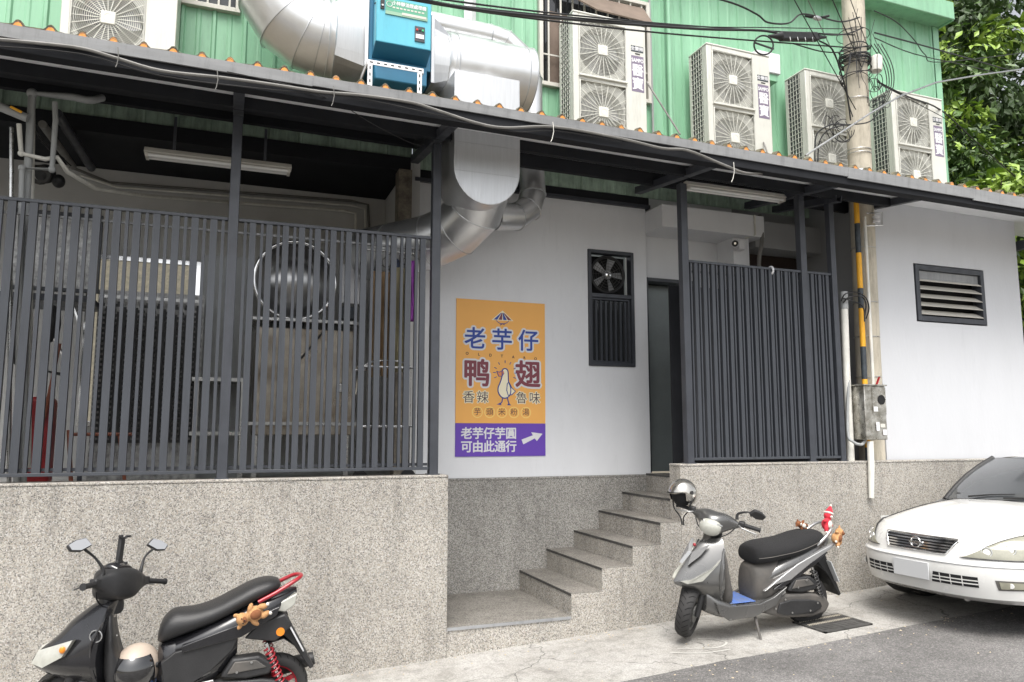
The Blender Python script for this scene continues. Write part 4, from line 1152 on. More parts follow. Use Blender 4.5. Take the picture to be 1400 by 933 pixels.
cloth('tan work jacket hanging in the kitchen corner', 1.10, 1.25, 6.12, .45, 1.33, (.30, .20, .11), 1.2)
cloth('pale camouflage shirt hanging in the kitchen corner', 1.23, 1.37, 6.05, .50, 1.36, (.34, .31, .20), 2.7)
cloth('purple cloth hanging beside the dark post', 1.36, 1.41, 5.95, .90, 1.40, (.35, .08, .42), 4.1)
cloth('dark blue overalls hanging in the kitchen corner', 1.29, 1.37, 6.22, .55, 1.50, (.03, .04, .07), 5.5)
pipe('clothes_rail', 'thin steel clothes rail in the kitchen corner', 'rail', [(1.0, 6.1, 1.50), (1.50, 6.1, 1.50)], .008, 'steel')
t = T('mesh_trolley', 'chrome wheeled basket trolley behind the slats at the right', 'trolley', (1.2, 6.0, -.4))
mb = MB()
for z in (.05, .52): mb.tube([(.98, 5.95, z), (1.40, 5.95, z), (1.40, 6.3, z), (.98, 6.3, z), (.98, 5.95, z)], .008, 6)
mb.tube([(.95, 5.95, .30), (.98, 5.94, .48), (1.08, 5.94, .56), (1.28, 5.94, .57), (1.38, 5.94, .53)], .009, 6, smooth=5)
mb.build('frame', M['chrome'], t, smooth=60)
mb = MB()
for i in range(9): mb.tube([(.99 + i * .05, 5.95, .05), (.99 + i * .05, 5.95, .52)], .002, 4)
mb.build('wires', M['steel'], t)
for x in (1.0, 1.38): MB().rev([(.02, -.012), (.06, -.012), (.06, .012), (.02, .012)], (x, 5.96, -.345), (0, 1, 0), 16).build('castor', M['blackp'], t); 
for x in (1.0, 1.38): MB().box(x - .01, 5.955, -.33, x + .01, 5.975, .05).build('leg', M['chrome'], t)
M['red'] = mat('red_enamel', (.30, .015, .02), .4, var=.2, scale=5)
t = T('red_cart', 'red hand cart standing behind the slats at the far left', 'cart', (-1.15, 6.2, -.41))
MB().box(-1.28, 6.05, -.36, -1.12, 6.25, .25).build('tank', M['red'], t, bevel=.04, seg=4)
mb = MB(); mb.tube([(-1.16, 6.02, .10), (-1.10, 6.02, .62)], .012, 6); mb.tube([(-.98, 6.1, -.39), (-1.02, 6.1, .02)], .014, 6); mb.tube([(-1.02, 6.1, -.01), (-.62, 6.1, -.01)], .014, 6); mb.tube([(-.64, 6.1, -.39), (-.70, 6.1, -.02)], .012, 6)
mb.build('frame_tubes', mat('rusty_tube', (.20, .06, .03), .6, var=.4, scale=14), t)
t = T('black_rack', 'black shelf rack with hanging tools at the far left behind the slats', 'rack', (-1.3, 6.5, -.41))
MB().box(-1.70, 6.40, .98, -.98, 6.9, 1.03).build('shelf', M['dark'], t)
for x in (-1.68, -1.0): MB().box(x, 6.42, -.41, x + .03, 6.45, .979).build('leg', M['dark'], t)
mb = MB()
mb.ell((-1.42, 6.35, .72), (.07, .05, .24), 14, 8); mb.ell((-1.22, 6.35, .80), (.06, .05, .14), 14, 8); mb.tube([(-1.25, 6.33, .95), (-1.24, 6.33, .45), (-1.10, 6.33, .42)], .014, 6)
mb.build('tools', M['blackp'], t, smooth=60)
mb = MB(); mb.tube([(-1.08, 6.33, .92), (-1.03, 6.33, .78)], .012, 6); mb.tube([(-1.2, 6.34, .70), (-1.12, 6.34, .55)], .012, 6); mb.build('steel_rods', M['chrome'], t)

# kitchen pipework
def plumb(label, pts, r, mt='pvc', name='pipe', sm=0, n_=12, joints=()):
    t = T(name, label, 'pipe', tuple(pts[0])); t.location = Vector(pts[0])
    MB().tube(pts, r, n_, smooth=sm).build('run', M[mt], t, smooth=40)
    for i in joints:
        p = Vector(pts[i]); MB().ell(p, (r * 1.35,) * 3, 14, 8).build('elbow', M[mt], t, smooth=90)
    return t
q = lambda x, y, Y: tuple(P(x, y, Y))
plumb('stout grey pipe with a long arm under the roof at the far left', [q(30, 690, 5.80), q(36, 270, 5.80), q(44, 128, 5.80), q(100, 133, 5.80), q(118, 137, 5.80), q(128, 137, 5.83), q(140, 134, 5.9)], .026, joints=(2,))
plumb('thin grey pipe looping left of the roof light at the far left', [q(26, 170, 5.77), q(29, 210, 5.77), q(62, 218, 5.77), q(78, 215, 5.77), q(92, 235, 5.85), q(130, 258, 6.2), q(200, 268, 6.9), q(330, 278, 7.70), q(470, 288, 7.70), q(486, 292, 7.70), q(487, 330, 7.70)], .016, 'pvcw', joints=(1,))
plumb('short grey loop pipe tied to the stout pipe at the far left', [q(75, 140, 5.74), q(76, 165, 5.74), q(71, 232, 5.74), q(30, 230, 5.74), q(22, 690, 5.74)], .018, joints=(2, 3))
plumb('bright steel riser at the very left behind the slats', [q(12, 660, 5.9), q(16, 175, 5.9)], .014, 'steel')
plumb('pale pvc riser beside the stout pipe at the far left', [q(38, 640, 5.9), q(44, 140, 5.9)], .02, 'pvcw')
plumb('upper black conduit across the grey kitchen wall', [q(95, 228, 7.68), q(150, 250, 7.68), q(480, 275, 7.68), q(503, 280, 7.68), q(506, 340, 7.68)], .014, 'cableg', n_=8)
plumb('pair conduit under the upper black conduit on the kitchen wall', [q(110, 240, 7.66), q(160, 256, 7.66), q(480, 281, 7.66), q(499, 286, 7.66), q(500, 340, 7.66)], .012, 'pvcw', n_=8)
plumb('slanting dark drain pipe at the left under the ceiling', [q(78, 155, 6.1), q(125, 230, 7.4)], .035, 'dark')
plumb('grey sleeved hose bundle slanting under the ceiling at the left', [q(58, 170, 6.0), q(100, 228, 7.2)], .028, 'cableg')
t = T('gas_valve', 'grey gas pipe with an orange-yellow lever at the left edge', 'valve', q(10, 150, 5.75))
MB().tube([q(-20, 138, 5.75), q(38, 162, 5.75)], .03, 12).build('pipe', M['pvc'], t, smooth=50)
MB().bar(q(14, 146, 5.70), q(30, 154, 5.70), .012, .016).build('lever', M['yellow'], t, bevel=.003)
t = T('wall_blower', 'black motor blower clutter behind the pipes at the far left', 'machine', q(70, 245, 6.2))
MB().ell(q(62, 238, 6.2), (.07, .07, .07), 16, 10).build('housing', M['blackp'], t, smooth=60)
MB().ell(q(80, 248, 6.2), (.045, .05, .05), 16, 10).build('motor', M['cable'], t, smooth=60)
MB().rev([(.04, 0), (.07, .0), (.07, .03)], q(55, 240, 6.12), (0, -1, 0), 16).build('flange', M['iron'], t)
mb = MB(); random.seed(3)
for k in range(5):
    a = Vector(q(44 + 3 * k, 170 + 6 * k, 5.95)); b_ = Vector(q(85 + 3 * k, 215 + 3 * k, 6.2)); c = (a + b_) / 2 + Vector((0, 0, random.uniform(-.08, .05)))
    mb.tube([a, c, b_], .005, 5, smooth=6)
tag(mb.build('cable_bundle', M['cable']), 'tangle of thin black cables behind the pipes at the far left', 'cable')

# CCTV camera on the column
t = T('security_camera', 'small white bullet camera on the column above the short fence', 'camera', (4.9, 6.36, 1.97))
c = Vector((4.90, 6.36, 1.955))
MB().box(4.935, 6.33, 1.90, 5.02, 6.418, 2.01).build('mount_box', M['white'], t, bevel=.012)
d = Vector((-.55, -.80, -.18)).normalized()
MB().cyl(c + d * -.02, c + d * .13, .038, 20).build('barrel', M['white'], t, smooth=50)
MB().cyl(c + d * .131, c + d * .134, .033, 20).build('lens_ring', M['blackp'], t)
MB().rev([(0, 0), (.012, 0)], c + d * .136, d, 12).build('lens', M['chrome'], t)
pipe('cable_hose', 'black and grey hoses hanging beside the column above the short fence', 'hose', [(5.22, 6.34, 2.30), (5.24, 6.33, 2.16), (5.20, 6.30, 1.98), (5.16, 6.30, 1.80), (5.15, 6.30, 1.5)], .02, 'cableg', sm=5)
pipe('cable_hose', 'thinner white conduit running down in front of the boxed soffit', 'conduit', [(5.115, 6.29, 2.27), (5.115, 6.29, 2.06), (5.06, 6.38, 2.04)], .010, 'pvcw')

# ================================================================ cables along the gutter
def wave(x0, x1, y, z, amp, n_, seed): return [(x0 + (x1 - x0) * i / n_, y + .01 * noise.noise(Vector((i * .7, seed, 0))), z + amp * noise.noise(Vector((i * .55, seed, 2)))) for i in range(n_ + 1)]
pipe('gutter_cable', 'thick grey cable drooping along the dark gutter above the porch', 'cable',
     [q(-30, 52, 4.885), q(40, 58, 4.885), q(110, 66, 4.885), q(160, 80, 4.885), q(220, 97, 4.885), q(300, 106, 4.885), q(360, 114, 4.885), q(440, 126, 4.885), q(490, 130, 4.885), q(560, 140, 4.885), q(600, 152, 4.885), q(650, 168, 4.885), q(690, 175, 4.885), q(760, 174, 4.885), q(850, 190, 4.885), q(905, 203, 4.885), q(940, 206, 4.885), q(990, 226, 4.90), q(1020, 237, 4.93), q(1052, 236, 5.0)], .011, 'cableg', sm=5, nn=7)
pipe('gutter_cable', 'thin dark wire tied under the grey cable along the gutter', 'cable',
     [q(-30, 62, 4.89), q(110, 74, 4.89), q(220, 104, 4.89), q(360, 122, 4.89), q(480, 133, 4.89), q(600, 158, 4.89), q(700, 180, 4.89), q(760, 179, 4.89), q(850, 194, 4.89)], .005, 'cable', sm=4, nn=5)
pipe('loose_wire', 'fine black wire looping from gutter to post under the roof', 'cable', [q(310, 98, 4.87), q(400, 118, 4.9), q(460, 140, 4.95), q(510, 170, 5.3), q(560, 195, 5.45), q(580, 200, 5.5)], .003, 'cable', sm=5, nn=5)
for i, (px, py) in enumerate(((161, 74), (297, 105), (756, 176), (1003, 231), (456, 127))):
    pipe('cable_tie', ['pale tie on the gutter cable near the far left light', 'rusty tie on the gutter cable above the first post', 'white dangling tie on the gutter cable right of the flat duct', 'white knot tie on the gutter cable by the second strip lamp', 'dark tie on the gutter cable below the teal cabinet'][i], 'cable tie', [q(px, py - 9, 4.87), q(px + 1, py + 4, 4.865), q(px - 1, py + 14, 4.87), q(px - 3, py + 18, 4.87)], .003, 'pvcw' if i in (2, 3) else 'cableg', nn=5)

# ================================================================ utility pole, its guard, box and lines
pl = T('utility_pole', 'weathered concrete utility pole rising through the porch roof', 'pole', (6.0, 5.76, -.3))
ptop = Vector((6.10, 5.76, 5.6))
MB().tube([(5.985, 5.76, -.45), tuple(ptop)], [.118, .112], 28).build('shaft', M['concrete'], pl, smooth=50)
MB().rev([(.118, 0), (.135, .02), (.138, .06), (.12, .12), (.116, .13)], (6.035, 5.76, 2.55), (0, 0, 1), 24).build('collar', M['white_wall'], pl, smooth=60)
for i, z in enumerate((.55, .95, 1.30, 1.86, 2.86, 2.9, 3.45)):
    MB().torus((5.985 + .019 * z, 5.76, z), (.02, 0, 1), .121, .004, 28, 6).build('steel_band', M['steel'], pl, smooth=60)
gd = T('pole_guard', 'yellow and black banded guard tube strapped to the pole', 'guard', (5.83, 5.66, -.26))
bands = [(2.40, 'yellow'), (2.02, 'blackband'), (1.72, 'yellow'), (1.30, 'blackband'), (1.05, 'yellow'), (.72, 'blackband'), (.45, 'yellow'), (.12, 'blackband'), (-.02, 'yellow'), (-.16, 'blackband')]
zb_ = [2.40, 2.08, 1.78, 1.42, 1.22, .84, .52, .16, -.03, -.14, -.262]
for i in range(10):
    mt = 'yellow' if i % 2 == 0 else 'blackband'
    MB().cyl((5.815 + .012 * zb_[i + 1], 5.64, zb_[i + 1]), (5.815 + .012 * zb_[i], 5.64, zb_[i] - .001), .026, 16).build('band', M[mt], gd, smooth=50)
pipe('white_conduit', 'white pvc conduit with a grey cap left of the banded guard', 'conduit', [(5.555, 5.60, -.262), (5.56, 5.60, .6), (5.575, 5.60, 1.20)], .034, 'pvcw', 14)
pipe('white_conduit', 'pale conduit running down the front of the pole above the metal box', 'conduit', [(5.90, 5.615, .46), (5.905, 5.615, .9), (5.915, 5.615, 2.15)], .016, 'pvcw')
pipe('white_conduit', 'white conduit hanging from the metal box down over the low wall', 'conduit', [(5.675, 5.475, -.08), (5.665, 5.468, -.3), (5.645, 5.468, -.60)], [.030, .030, .024], 'pvcw', 12)
pipe('white_conduit', 'grey hose looping under the metal box to the guard tube', 'conduit', [q(1160, 520, 5.58), q(1159, 590, 5.56), q(1166, 604, 5.52), q(1178, 608, 5.5), q(1184, 600, 5.5)], .014, 'pvc', 10, sm=5)
mb = MB(); mb.cyl((5.575, 5.60, 1.19), (5.578, 5.60, 1.36), .038, 14)
mb.build('end_cap', M['pvc'], [o for o in bpy.data.objects if o.get('label', '').startswith('white pvc conduit with')][0], smooth=50)
mb = MB(); pts_sets = [[(1150, 412), (1156, 402), (1172, 400), (1184, 408), (1188, 422), (1184, 436)], [(1153, 414), (1162, 406), (1178, 406), (1184, 416), (1182, 432)], [(1152, 408), (1166, 412), (1180, 420), (1182, 440)]]
for s_ in pts_sets: mb.tube([q(x, y, 5.57 if i in (0, 5) else 5.52) for i, (x, y) in enumerate(s_)], .0065, 6, smooth=6)
tag(mb.build('cable_loop', M['cable'], smooth=60), 'black cables looping out of the grey conduit cap', 'cable')
# battered metal meter box
mx_ = T('meter_box', 'battered stainless meter box with peeling stickers on the pole', 'box', (5.75, 5.55, -.07))
mb = MB(); mb.box(5.60, 5.44, -.065, 5.86, 5.62, .44)
M['meter'] = mat('battered_steel', (.50, .49, .46), .33, metal=.85, var=.35, scale=10, col2=(.18, .165, .13), bump=.5, bscale=14, rvar=.15)
mb.build('case', M['meter'], mx_, bevel=.006)
MB().box(5.585, 5.425, .441, 5.875, 5.63, .455).build('lid', M['meter'], mx_, bevel=.003)
MB().box(5.69, 5.435, .17, 5.858, 5.4395, .425).build('door', M['meter'], mx_)
MB().rev([(0, 0), (.045, 0), (.045, .004)], (5.80, 5.4345, .31), (0, -1, 0), 24).build('port', M['black'], mx_)
for (x, z, w_, h_, c) in ((5.70, .20, .05, .045, 'white'), (5.72, .02, .04, .08, 'white'), (5.80, -.02, .045, .05, 'white'), (5.77, .05, .06, .035, 'tube')):
    MB().box(x, 5.4325, z, x + w_, 5.4338, z + h_).build('sticker', M[c], mx_)
MB().bar((5.82, 5.5, .455), (5.86, 5.5, .53), .02, .008).build('red_flag', M['red'], mx_)
t = T('wall_insulator', 'white porcelain insulator on a steel bracket right of the pole', 'insulator', q(1195, 300, 5.62))
mb = MB(); mb.tube([q(1184, 292, 5.66), q(1206, 291, 5.60), q(1206, 308, 5.60), q(1184, 309, 5.66)], .008, 6); mb.build('bracket', M['steel'], t)
MB().rev([(.012, -.035), (.034, -.03), (.034, -.012), (.018, -.004), (.018, .004), (.034, .012), (.034, .03), (.012, .035)], q(1198, 300, 5.60), (0, 0, 1), 18).build('spool', M['white'], t, smooth=40)
t = T('pole_canister', 'small white canister hanging on the right of the pole top', 'canister', q(1197, 90, 5.66))
MB().rev([(0, -.085), (.055, -.08), (.06, -.05), (.058, .07), (.05, .085), (0, .09)], q(1198, 88, 5.66), (.1, 0, 1), 20).build('body', M['pvcw'], t, smooth=50)
pipe('guy_tube', 'long white steel tube slanting across the pole and the right outdoor unit', 'tube', [q(1101, 213, 5.3), q(1190, 155, 5.4), q(1230, 132, 5.5), q(1280, 113, 5.7), q(1345, 102, 6.0), q(1420, 92, 6.4)], .010, 'steel', 10)
# overhead lines, each one a wire of its own
def wire(label, pts, r=.006, mt='cable', name='overhead_wire', group='overhead wires', sm=5):
    return pipe(name, label, 'wire', [q(*p) for p in pts], r, mt, 6, group, sm=sm)
wire('topmost black cable entering from the top centre toward the pole', [(500, -16, 3.6), (700, 12, 4.2), (900, 32, 4.9), (1060, 43, 5.4), (1168, 48, 5.6)], .006)
wire('thick black cable running into the long black splice box', [(480, -22, 3.6), (640, 12, 4.0), (820, 30, 4.6), (960, 40, 5.0), (1040, 42, 5.2), (1066, 47, 5.28)], .011)
wire('lowest long black cable passing under the splice box', [(540, -4, 3.8), (700, 22, 4.3), (900, 45, 4.9), (1060, 58, 5.3), (1170, 66, 5.6)], .007)
wire('thin black cable just above the lowest one', [(600, 5, 4.0), (760, 22, 4.4), (940, 36, 5.0), (1050, 38, 5.3), (1170, 40, 5.6)], .0045)
wire('black cable from the splice box to the pole', [(1120, 46, 5.32), (1140, 48, 5.4), (1160, 46, 5.55), (1180, 38, 5.62)], .008)
wire('looped thick cable from the upper left to the clamp and pole', [(930, -14, 4.9), (1000, 4, 5.0), (1035, 20, 5.05), (1050, 31, 5.1), (1078, 32, 5.2), (1094, 20, 5.2), (1115, 22, 5.3), (1150, 30, 5.5), (1175, 24, 5.62)], .008)
wire('cable hanging from the splice box down behind the pole', [(1120, 56, 5.3), (1138, 68, 5.35), (1150, 100, 5.4), (1158, 130, 5.45), (1163, 165, 5.5)], .008)
wire('black cable sagging below the splice box and turning down', [(1085, 60, 5.3), (1120, 70, 5.35), (1145, 72, 5.4), (1161, 70, 5.45), (1162, 84, 5.45), (1157, 105, 5.45), (1160, 140, 5.5), (1166, 160, 5.5)], .006)
for i, (a, b_, lb) in enumerate((((1083, -5), (1170, 150), 'steeply slanting thin wire left of the pole, nearest the splice box'), ((1102, -5), (1150, 95), 'steeply slanting grey wire just right of the splice box'), ((1136, -5), (1178, 92), 'steeply slanting black wire meeting the pole from the upper left'), ((1161, -5), (1185, 60), 'short steep wire at the top left of the pole'))):
    wire(lb, [(a[0], a[1], 5.1), (b_[0], b_[1], 5.6)], .004 if i % 2 else .005, 'cableg' if i == 1 else 'cable', sm=0)
wire('bundle of lines leaving the pole to the right across the green wall', [(1196, 45, 5.7), (1260, 62, 6.2), (1330, 82, 7.0), (1420, 108, 8.0)], .009)
wire('second line leaving the pole to the right, just below the first', [(1196, 52, 5.7), (1250, 74, 6.2), (1330, 92, 7.0), (1420, 114, 8.0)], .006)
wire('black drop line from the canister slanting down to the right edge', [(1200, 112, 5.66), (1240, 132, 5.8), (1285, 150, 6.2), (1330, 190, 6.6), (1410, 262, 7.2)], .009)
wire('thin drop line beside the black one toward the right edge', [(1204, 116, 5.66), (1262, 146, 5.9), (1300, 168, 6.3), (1340, 205, 6.6), (1410, 255, 7.2)], .004)
wire('black line curving from the pole top over the green wall corner', [(1195, 15, 5.7), (1225, 30, 5.8), (1250, 55, 6.0), (1265, 75, 6.2), (1290, 85, 6.6), (1420, 70, 8)], .006)
t = T('splice_box', 'long black ribbed cable splice box hanging beside the pole', 'splice box', q(1092, 50, 5.3))
a, b_ = Vector(q(1066, 50, 5.26)), Vector(q(1117, 51, 5.34))
MB().bar(a, b_, .06, .085).build('body', M['blackp'], t, bevel=.018, seg=3)
MB().tube([a - (b_ - a) * .28, a - (b_ - a) * .1, a + (b_ - a) * .02], [.012, .022, .038], 12).build('boot', M['cable'], t, smooth=50)
MB().tube([b_ + (b_ - a) * .25, b_ + (b_ - a) * .1, b_ - (b_ - a) * .02], [.012, .02, .036], 12).build('boot', M['cable'], t, smooth=50)
for k in range(4):
    p = a + (b_ - a) * (.2 + .2 * k) + Vector((0, -.032, -.02)); MB().tube([p, p + Vector((0, -.006, -.035)), p + Vector((.008, 0, -.045))], .003, 5).build('clip', M['steel'], t)
t = T('cable_ring', 'black cable hoop with a crossbar hanging left of the splice box', 'hoop', q(1044, 62, 5.24))
c = Vector(q(1044, 62, 5.24))
MB().torus(c, (.35, 1, .1), .088, .008, 36, 8).build('hoop', M['cable'], t, smooth=60)
MB().bar(c + Vector((-.10, 0, .005)), c + Vector((.095, -.02, -.03)), .012, .012).build('crossbar', M['cable'], t)
t = T('line_clamp', 'small silver cable clamp above the splice box', 'clamp', q(1117, 26, 5.3))
MB().ell(q(1117, 25, 5.3), (.06, .02, .025), 14, 8).build('body', M['steel'], t, smooth=50)
for dx in (-16, 16): MB().tube([q(1117 + dx, 22, 5.3), q(1117 + dx * .4, 24, 5.3)], .012, 8).build('grip', M['cable'], t, smooth=50)
# coils round the pole head
mb = MB(); random.seed(11)
for k in range(17):
    z = 3.86 + random.gauss(0, .12); R = random.uniform(.124, .16); tl = Vector((random.uniform(-.35, .35), random.uniform(-.25, .25), 1))
    mb.torus((5.985 + .019 * z + random.uniform(-.012, .012), 5.76, z), tl, R, random.choice((.004, .006, .008)), 28, 6)
for k in range(9):
    x0_, y0_ = random.uniform(1164, 1203), random.uniform(10, 60); pts = []
    for j in range(5): pts.append(q(x0_ + random.uniform(-5, 5) + (j - 2) * random.uniform(-1, 3), y0_ + j * random.uniform(10, 30), 5.60 + random.uniform(-.04, .03)))
    mb.tube(pts, random.choice((.003, .004, .006)), 5, smooth=6)
tag(mb.build('cable_coils', M['cable'], smooth=60), 'messy black cable coils wound round the pole head', 'cable')
mb = MB()
for k in range(7):
    c = Vector(q(1140 + random.uniform(-10, 15), 178 + random.uniform(-10, 12), 5.55)); mb.torus(c, (random.uniform(-.5, .5), 1, random.uniform(-.4, .4)), random.uniform(.07, .14), .004, 30, 5, random.uniform(0, 1), 2 * pi - random.uniform(0, 1.5))
mb.tube([q(1114, 222, 5.5), q(1115, 190, 5.5), q(1122, 178, 5.5), q(1140, 170, 5.5), q(1165, 172, 5.6)], .008, 6, smooth=6)
mb.tube([q(1118, 224, 5.5), q(1120, 196, 5.5), q(1130, 180, 5.5), q(1150, 172, 5.5), q(1190, 166, 5.6), q(1208, 140, 5.66)], .007, 6, smooth=6)
tag(mb.build('cable_coils', M['cable'], smooth=60), 'loose cable coils hanging left of the pole in front of a fan', 'cable')
mb = MB()
for k in range(9):
    c = q(1200 + random.uniform(-8, 14), 125 + random.uniform(-14, 20), 5.64); mb.torus(c, (random.uniform(-.6, .6), 1, random.uniform(-.6, .6)), random.uniform(.03, .08), .004, 22, 5)
for k in range(4): mb.tube([q(1190 + k * 5, 60, 5.66), q(1208 + k * 4, 90, 5.62), q(1212 + 3 * k, 120, 5.64), q(1200 + k * 2, 150, 5.66)], .005, 5, smooth=5)
tag(mb.build('cable_coils', M['cable'], smooth=60), 'knotted black cables below the white canister', 'cable')
for i, (a, b_) in enumerate((((884, 112), (930, 180)), ((1044, 195), (1055, 222)))):
    wire(['grey drain hose slanting from the first twin-fan unit to the roof', 'thin hose at the foot of the third outdoor unit'][i], [(a[0], a[1], 6.2), (b_[0], b_[1] + 4, 5.9)], .009, 'cableg', 'drain_hose', 'drain hoses of the outdoor units', sm=0)

# ================================================================ trees behind the right end
def leaf_tree(label, base, crown, n_clump, n_leaf, mats, lsize, seed, name='broadleaf_tree', trunk_r=.14, group='trees behind the building'):
    rnd = random.Random(seed)
    t = T(name, label, 'tree', base, group)
    bx, by, bz = base
    cx, cy, cz, rx, ry, rz = crown
    mb = MB(); top = Vector((cx, cy, cz + rz * .4))
    mb.tube([(bx, by, bz - .3), (bx + .1, by, (bz + cz) / 2), tuple(top)], [trunk_r, trunk_r * .7, trunk_r * .25], 10, smooth=5)
    mb.build('trunk', M['bark'], t, smooth=60)
    clumps = []
    for k in range(n_clump):
        while True:
            d = Vector((rnd.uniform(-1, 1), rnd.uniform(-1, 1), rnd.uniform(-1, 1)))
            if .25 < d.length < 1: break
        clumps.append((Vector((cx + d.x * rx, cy + d.y * ry, cz + d.z * rz)), rnd.uniform(.28, .6)))
    mb = MB()
    for c, r_ in clumps[::3]: mb.tube([(bx + (cx - bx) * .5, by, cz - rz * .5 + rnd.uniform(-.2, .6)), (c + Vector((cx, cy, cz))) / 2 + Vector((0, 0, -.15)), c], [trunk_r * .35, .02, .008], 6)
    mb.build('limbs', M['bark'], t)
    mb = MB(); mb.v = []; 
    for c, r_ in clumps:
        tone = rnd.random()
        for k in range(n_leaf):
            d = Vector((rnd.gauss(0, 1), rnd.gauss(0, 1), rnd.gauss(0, .8))); d = d.normalized() * r_ * (rnd.random() ** .4)
            p = c + d; s = lsize * rnd.uniform(.6, 1.25)
            dr = (d.normalized() * .7 + Vector((rnd.uniform(-1, 1), rnd.uniform(-1, 1), rnd.uniform(-1.3, .2)))).normalized()
            sd_ = dr.cross(Vector((rnd.uniform(-1, 1), rnd.uniform(-1, 1), 1))).normalized(); up = sd_.cross(dr)
            w_ = s * .24
            mb.mi = 2 if tone > .68 and rnd.random() < .7 else (1 if tone < .35 and rnd.random() < .75 else 0)
            mb.add([p, p + dr * s * .45 + sd_ * w_ + up * .02 * s, p + dr * s - up * s * .18, p + dr * s * .45 - sd_ * w_ + up * .02 * s, p + dr * s * .48 - up * s * .06],
                   [(0, 1, 4), (1, 2, 4), (2, 3, 4), (3, 0, 4)])
    mb.build('crown', [M[k] for k in mats], t, fix=False, smooth=None)
    return t
G3 = ('leaf', 'leaf2', 'leaf3')
leaf_tree('tall dense dark green tree filling the top right corner', (12.2, 10.5, -1.0), (12.0, 9.6, 5.2, 2.7, 1.7, 3.7), 140, 190, G3, .20, 5)
leaf_tree('nearer leafy tree just right of the last outdoor unit', (11.0, 8.6, -1.0), (10.9, 8.3, 3.0, 1.5, 1.0, 2.0), 60, 180, G3, .16, 9)
leaf_tree('bright yellow-green big-leaved young tree above the roof end', (10.6, 7.6, -1.0), (10.2, 7.4, 3.1, .9, .5, .6), 20, 70, ('leaf3', 'leaf', 'leaf3'), .22, 21, name='young_tree', trunk_r=.05)
leaf_tree('shadowy shrubbery beyond the right corner of the white block', (10.6, 7.4, -1.0), (10.9, 7.6, .9, 1.3, .8, 1.6), 40, 150, G3, .13, 31, name='shrub', trunk_r=.04)
leaf_tree('dark far tree showing between the green wall and the nearer crowns', (15.5, 14.5, -1.0), (15.0, 13.5, 8.0, 4.2, 2.0, 6.0), 190, 130, ('leaf2', 'leaf', 'leaf3'), .30, 41)

# ================================================================ scooters (local frame: x forward, y left, z up, metres)
VS = .88
M['sil'] = mat('silver_paint', (.15, .149, .146), .28, metal=.65, var=.05, scale=3, coat=.5, rvar=.05)
M['sil_lt'] = mat('light_silver_paint', (.42, .42, .42), .25, metal=.6, coat=.5)
M['blkpaint'] = mat('black_paint', (.012, .012, .014), .22, coat=.6, var=.3, scale=5, rvar=.08)
M['blkplas'] = mat('black_plastic', (.022, .022, .023), .5, var=.25, scale=7, bump=.1, bscale=120, rvar=.1)
M['dusty'] = mat('dusty_plastic', (.05, .048, .045), .7, var=.4, scale=9, col2=(.11, .10, .09))
M['seat'] = mat('seat_vinyl', (.018, .018, .019), .42, bump=.25, bscale=260)
M['seatcov'] = mat('mesh_seat_cover', (.014, .014, .015), .95, bump=.5, bscale=420)
M['tyre'] = mat('tyre', (.028, .027, .027), .8, var=.2, scale=15)
M['groove'] = mat('tyre_groove', (.004, .004, .004), .95)
M['lens'] = mat('clear_lens', (.40, .40, .36), .12, coat=.8, var=.12, scale=18, spec=.8)
M['lensy'] = mat('yellowed_lens', (.24, .235, .18), .14, coat=.8, var=.18, scale=16, spec=.8)
M['amber'] = mat('amber_reflector', (.75, .24, .02), .3, coat=.5)
M['redp'] = mat('red_paint', (.30, .012, .022), .3, coat=.5)
M['blue'] = mat('blue_floor_mat', (.04, .11, .38), .6, var=.35, scale=14, col2=(.12, .15, .22))
M['alu'] = mat('cast_alloy', (.45, .45, .44), .4, metal=.9, var=.15, scale=9)
M['mirror'] = mat('mirror_glass', (.70, .69, .67), .03, metal=1)
M['plate'] = mat('blank_plate', (.55, .56, .57), .5)
def sring(x, z0, z1, hw, e=2.6, n=24, top=1.0, y0=0.0):
    out = []; zc = (z0 + z1) / 2; hh = (z1 - z0) / 2
    for k in range(n):
        a = 2 * pi * k / n; c, s_ = cos(a), sin(a)
        w_ = hw * (1 + (top - 1) * max(0, s_))
        out.append((x, y0 + w_ * math.copysign(abs(c) ** (2 / e), c), zc + hh * math.copysign(abs(s_) ** (2 / e), s_)))
    return out
def cr(rows, k=4):
    "smooth interpolation of section rows"
    v = [list(r) for r in rows]; out = []
    for i in range(len(v) - 1):
        p0, p1, p2, p3 = v[max(i - 1, 0)], v[i], v[i + 1], v[min(i + 2, len(v) - 1)]
        for j in range(k):
            t = j / k
            out.append([.5 * (2 * b + (c - a) * t + (2 * a - 5 * b + 4 * c - d) * t * t + (3 * b - a - 3 * c + d) * t ** 3) for a, b, c, d in zip(p0, p1, p2, p3)])
    out.append(v[-1]); return out
def shell(rows, e=2.6, top=1.0, k=4, n=24):
    mb = MB(); mb.loft([sring(r[0], r[1], r[2], max(.004, r[3]), e, n, top) for r in cr(rows, k)]); return mb
def xf(mb, Mx):
    mb.v = [tuple(Mx @ Vector(q)) for q in mb.v]; return mb
def tyre(mb, c, R, w_):
    prof = [(R - .075, -w_ * .38), (R - .05, -w_ * .5), (R - .022, -w_ * .46), (R - .005, -w_ * .26), (R, 0), (R - .005, w_ * .26), (R - .022, w_ * .46), (R - .05, w_ * .5), (R - .075, w_ * .38)]
    return mb.rev(prof, c, (0, 1, 0), 48)
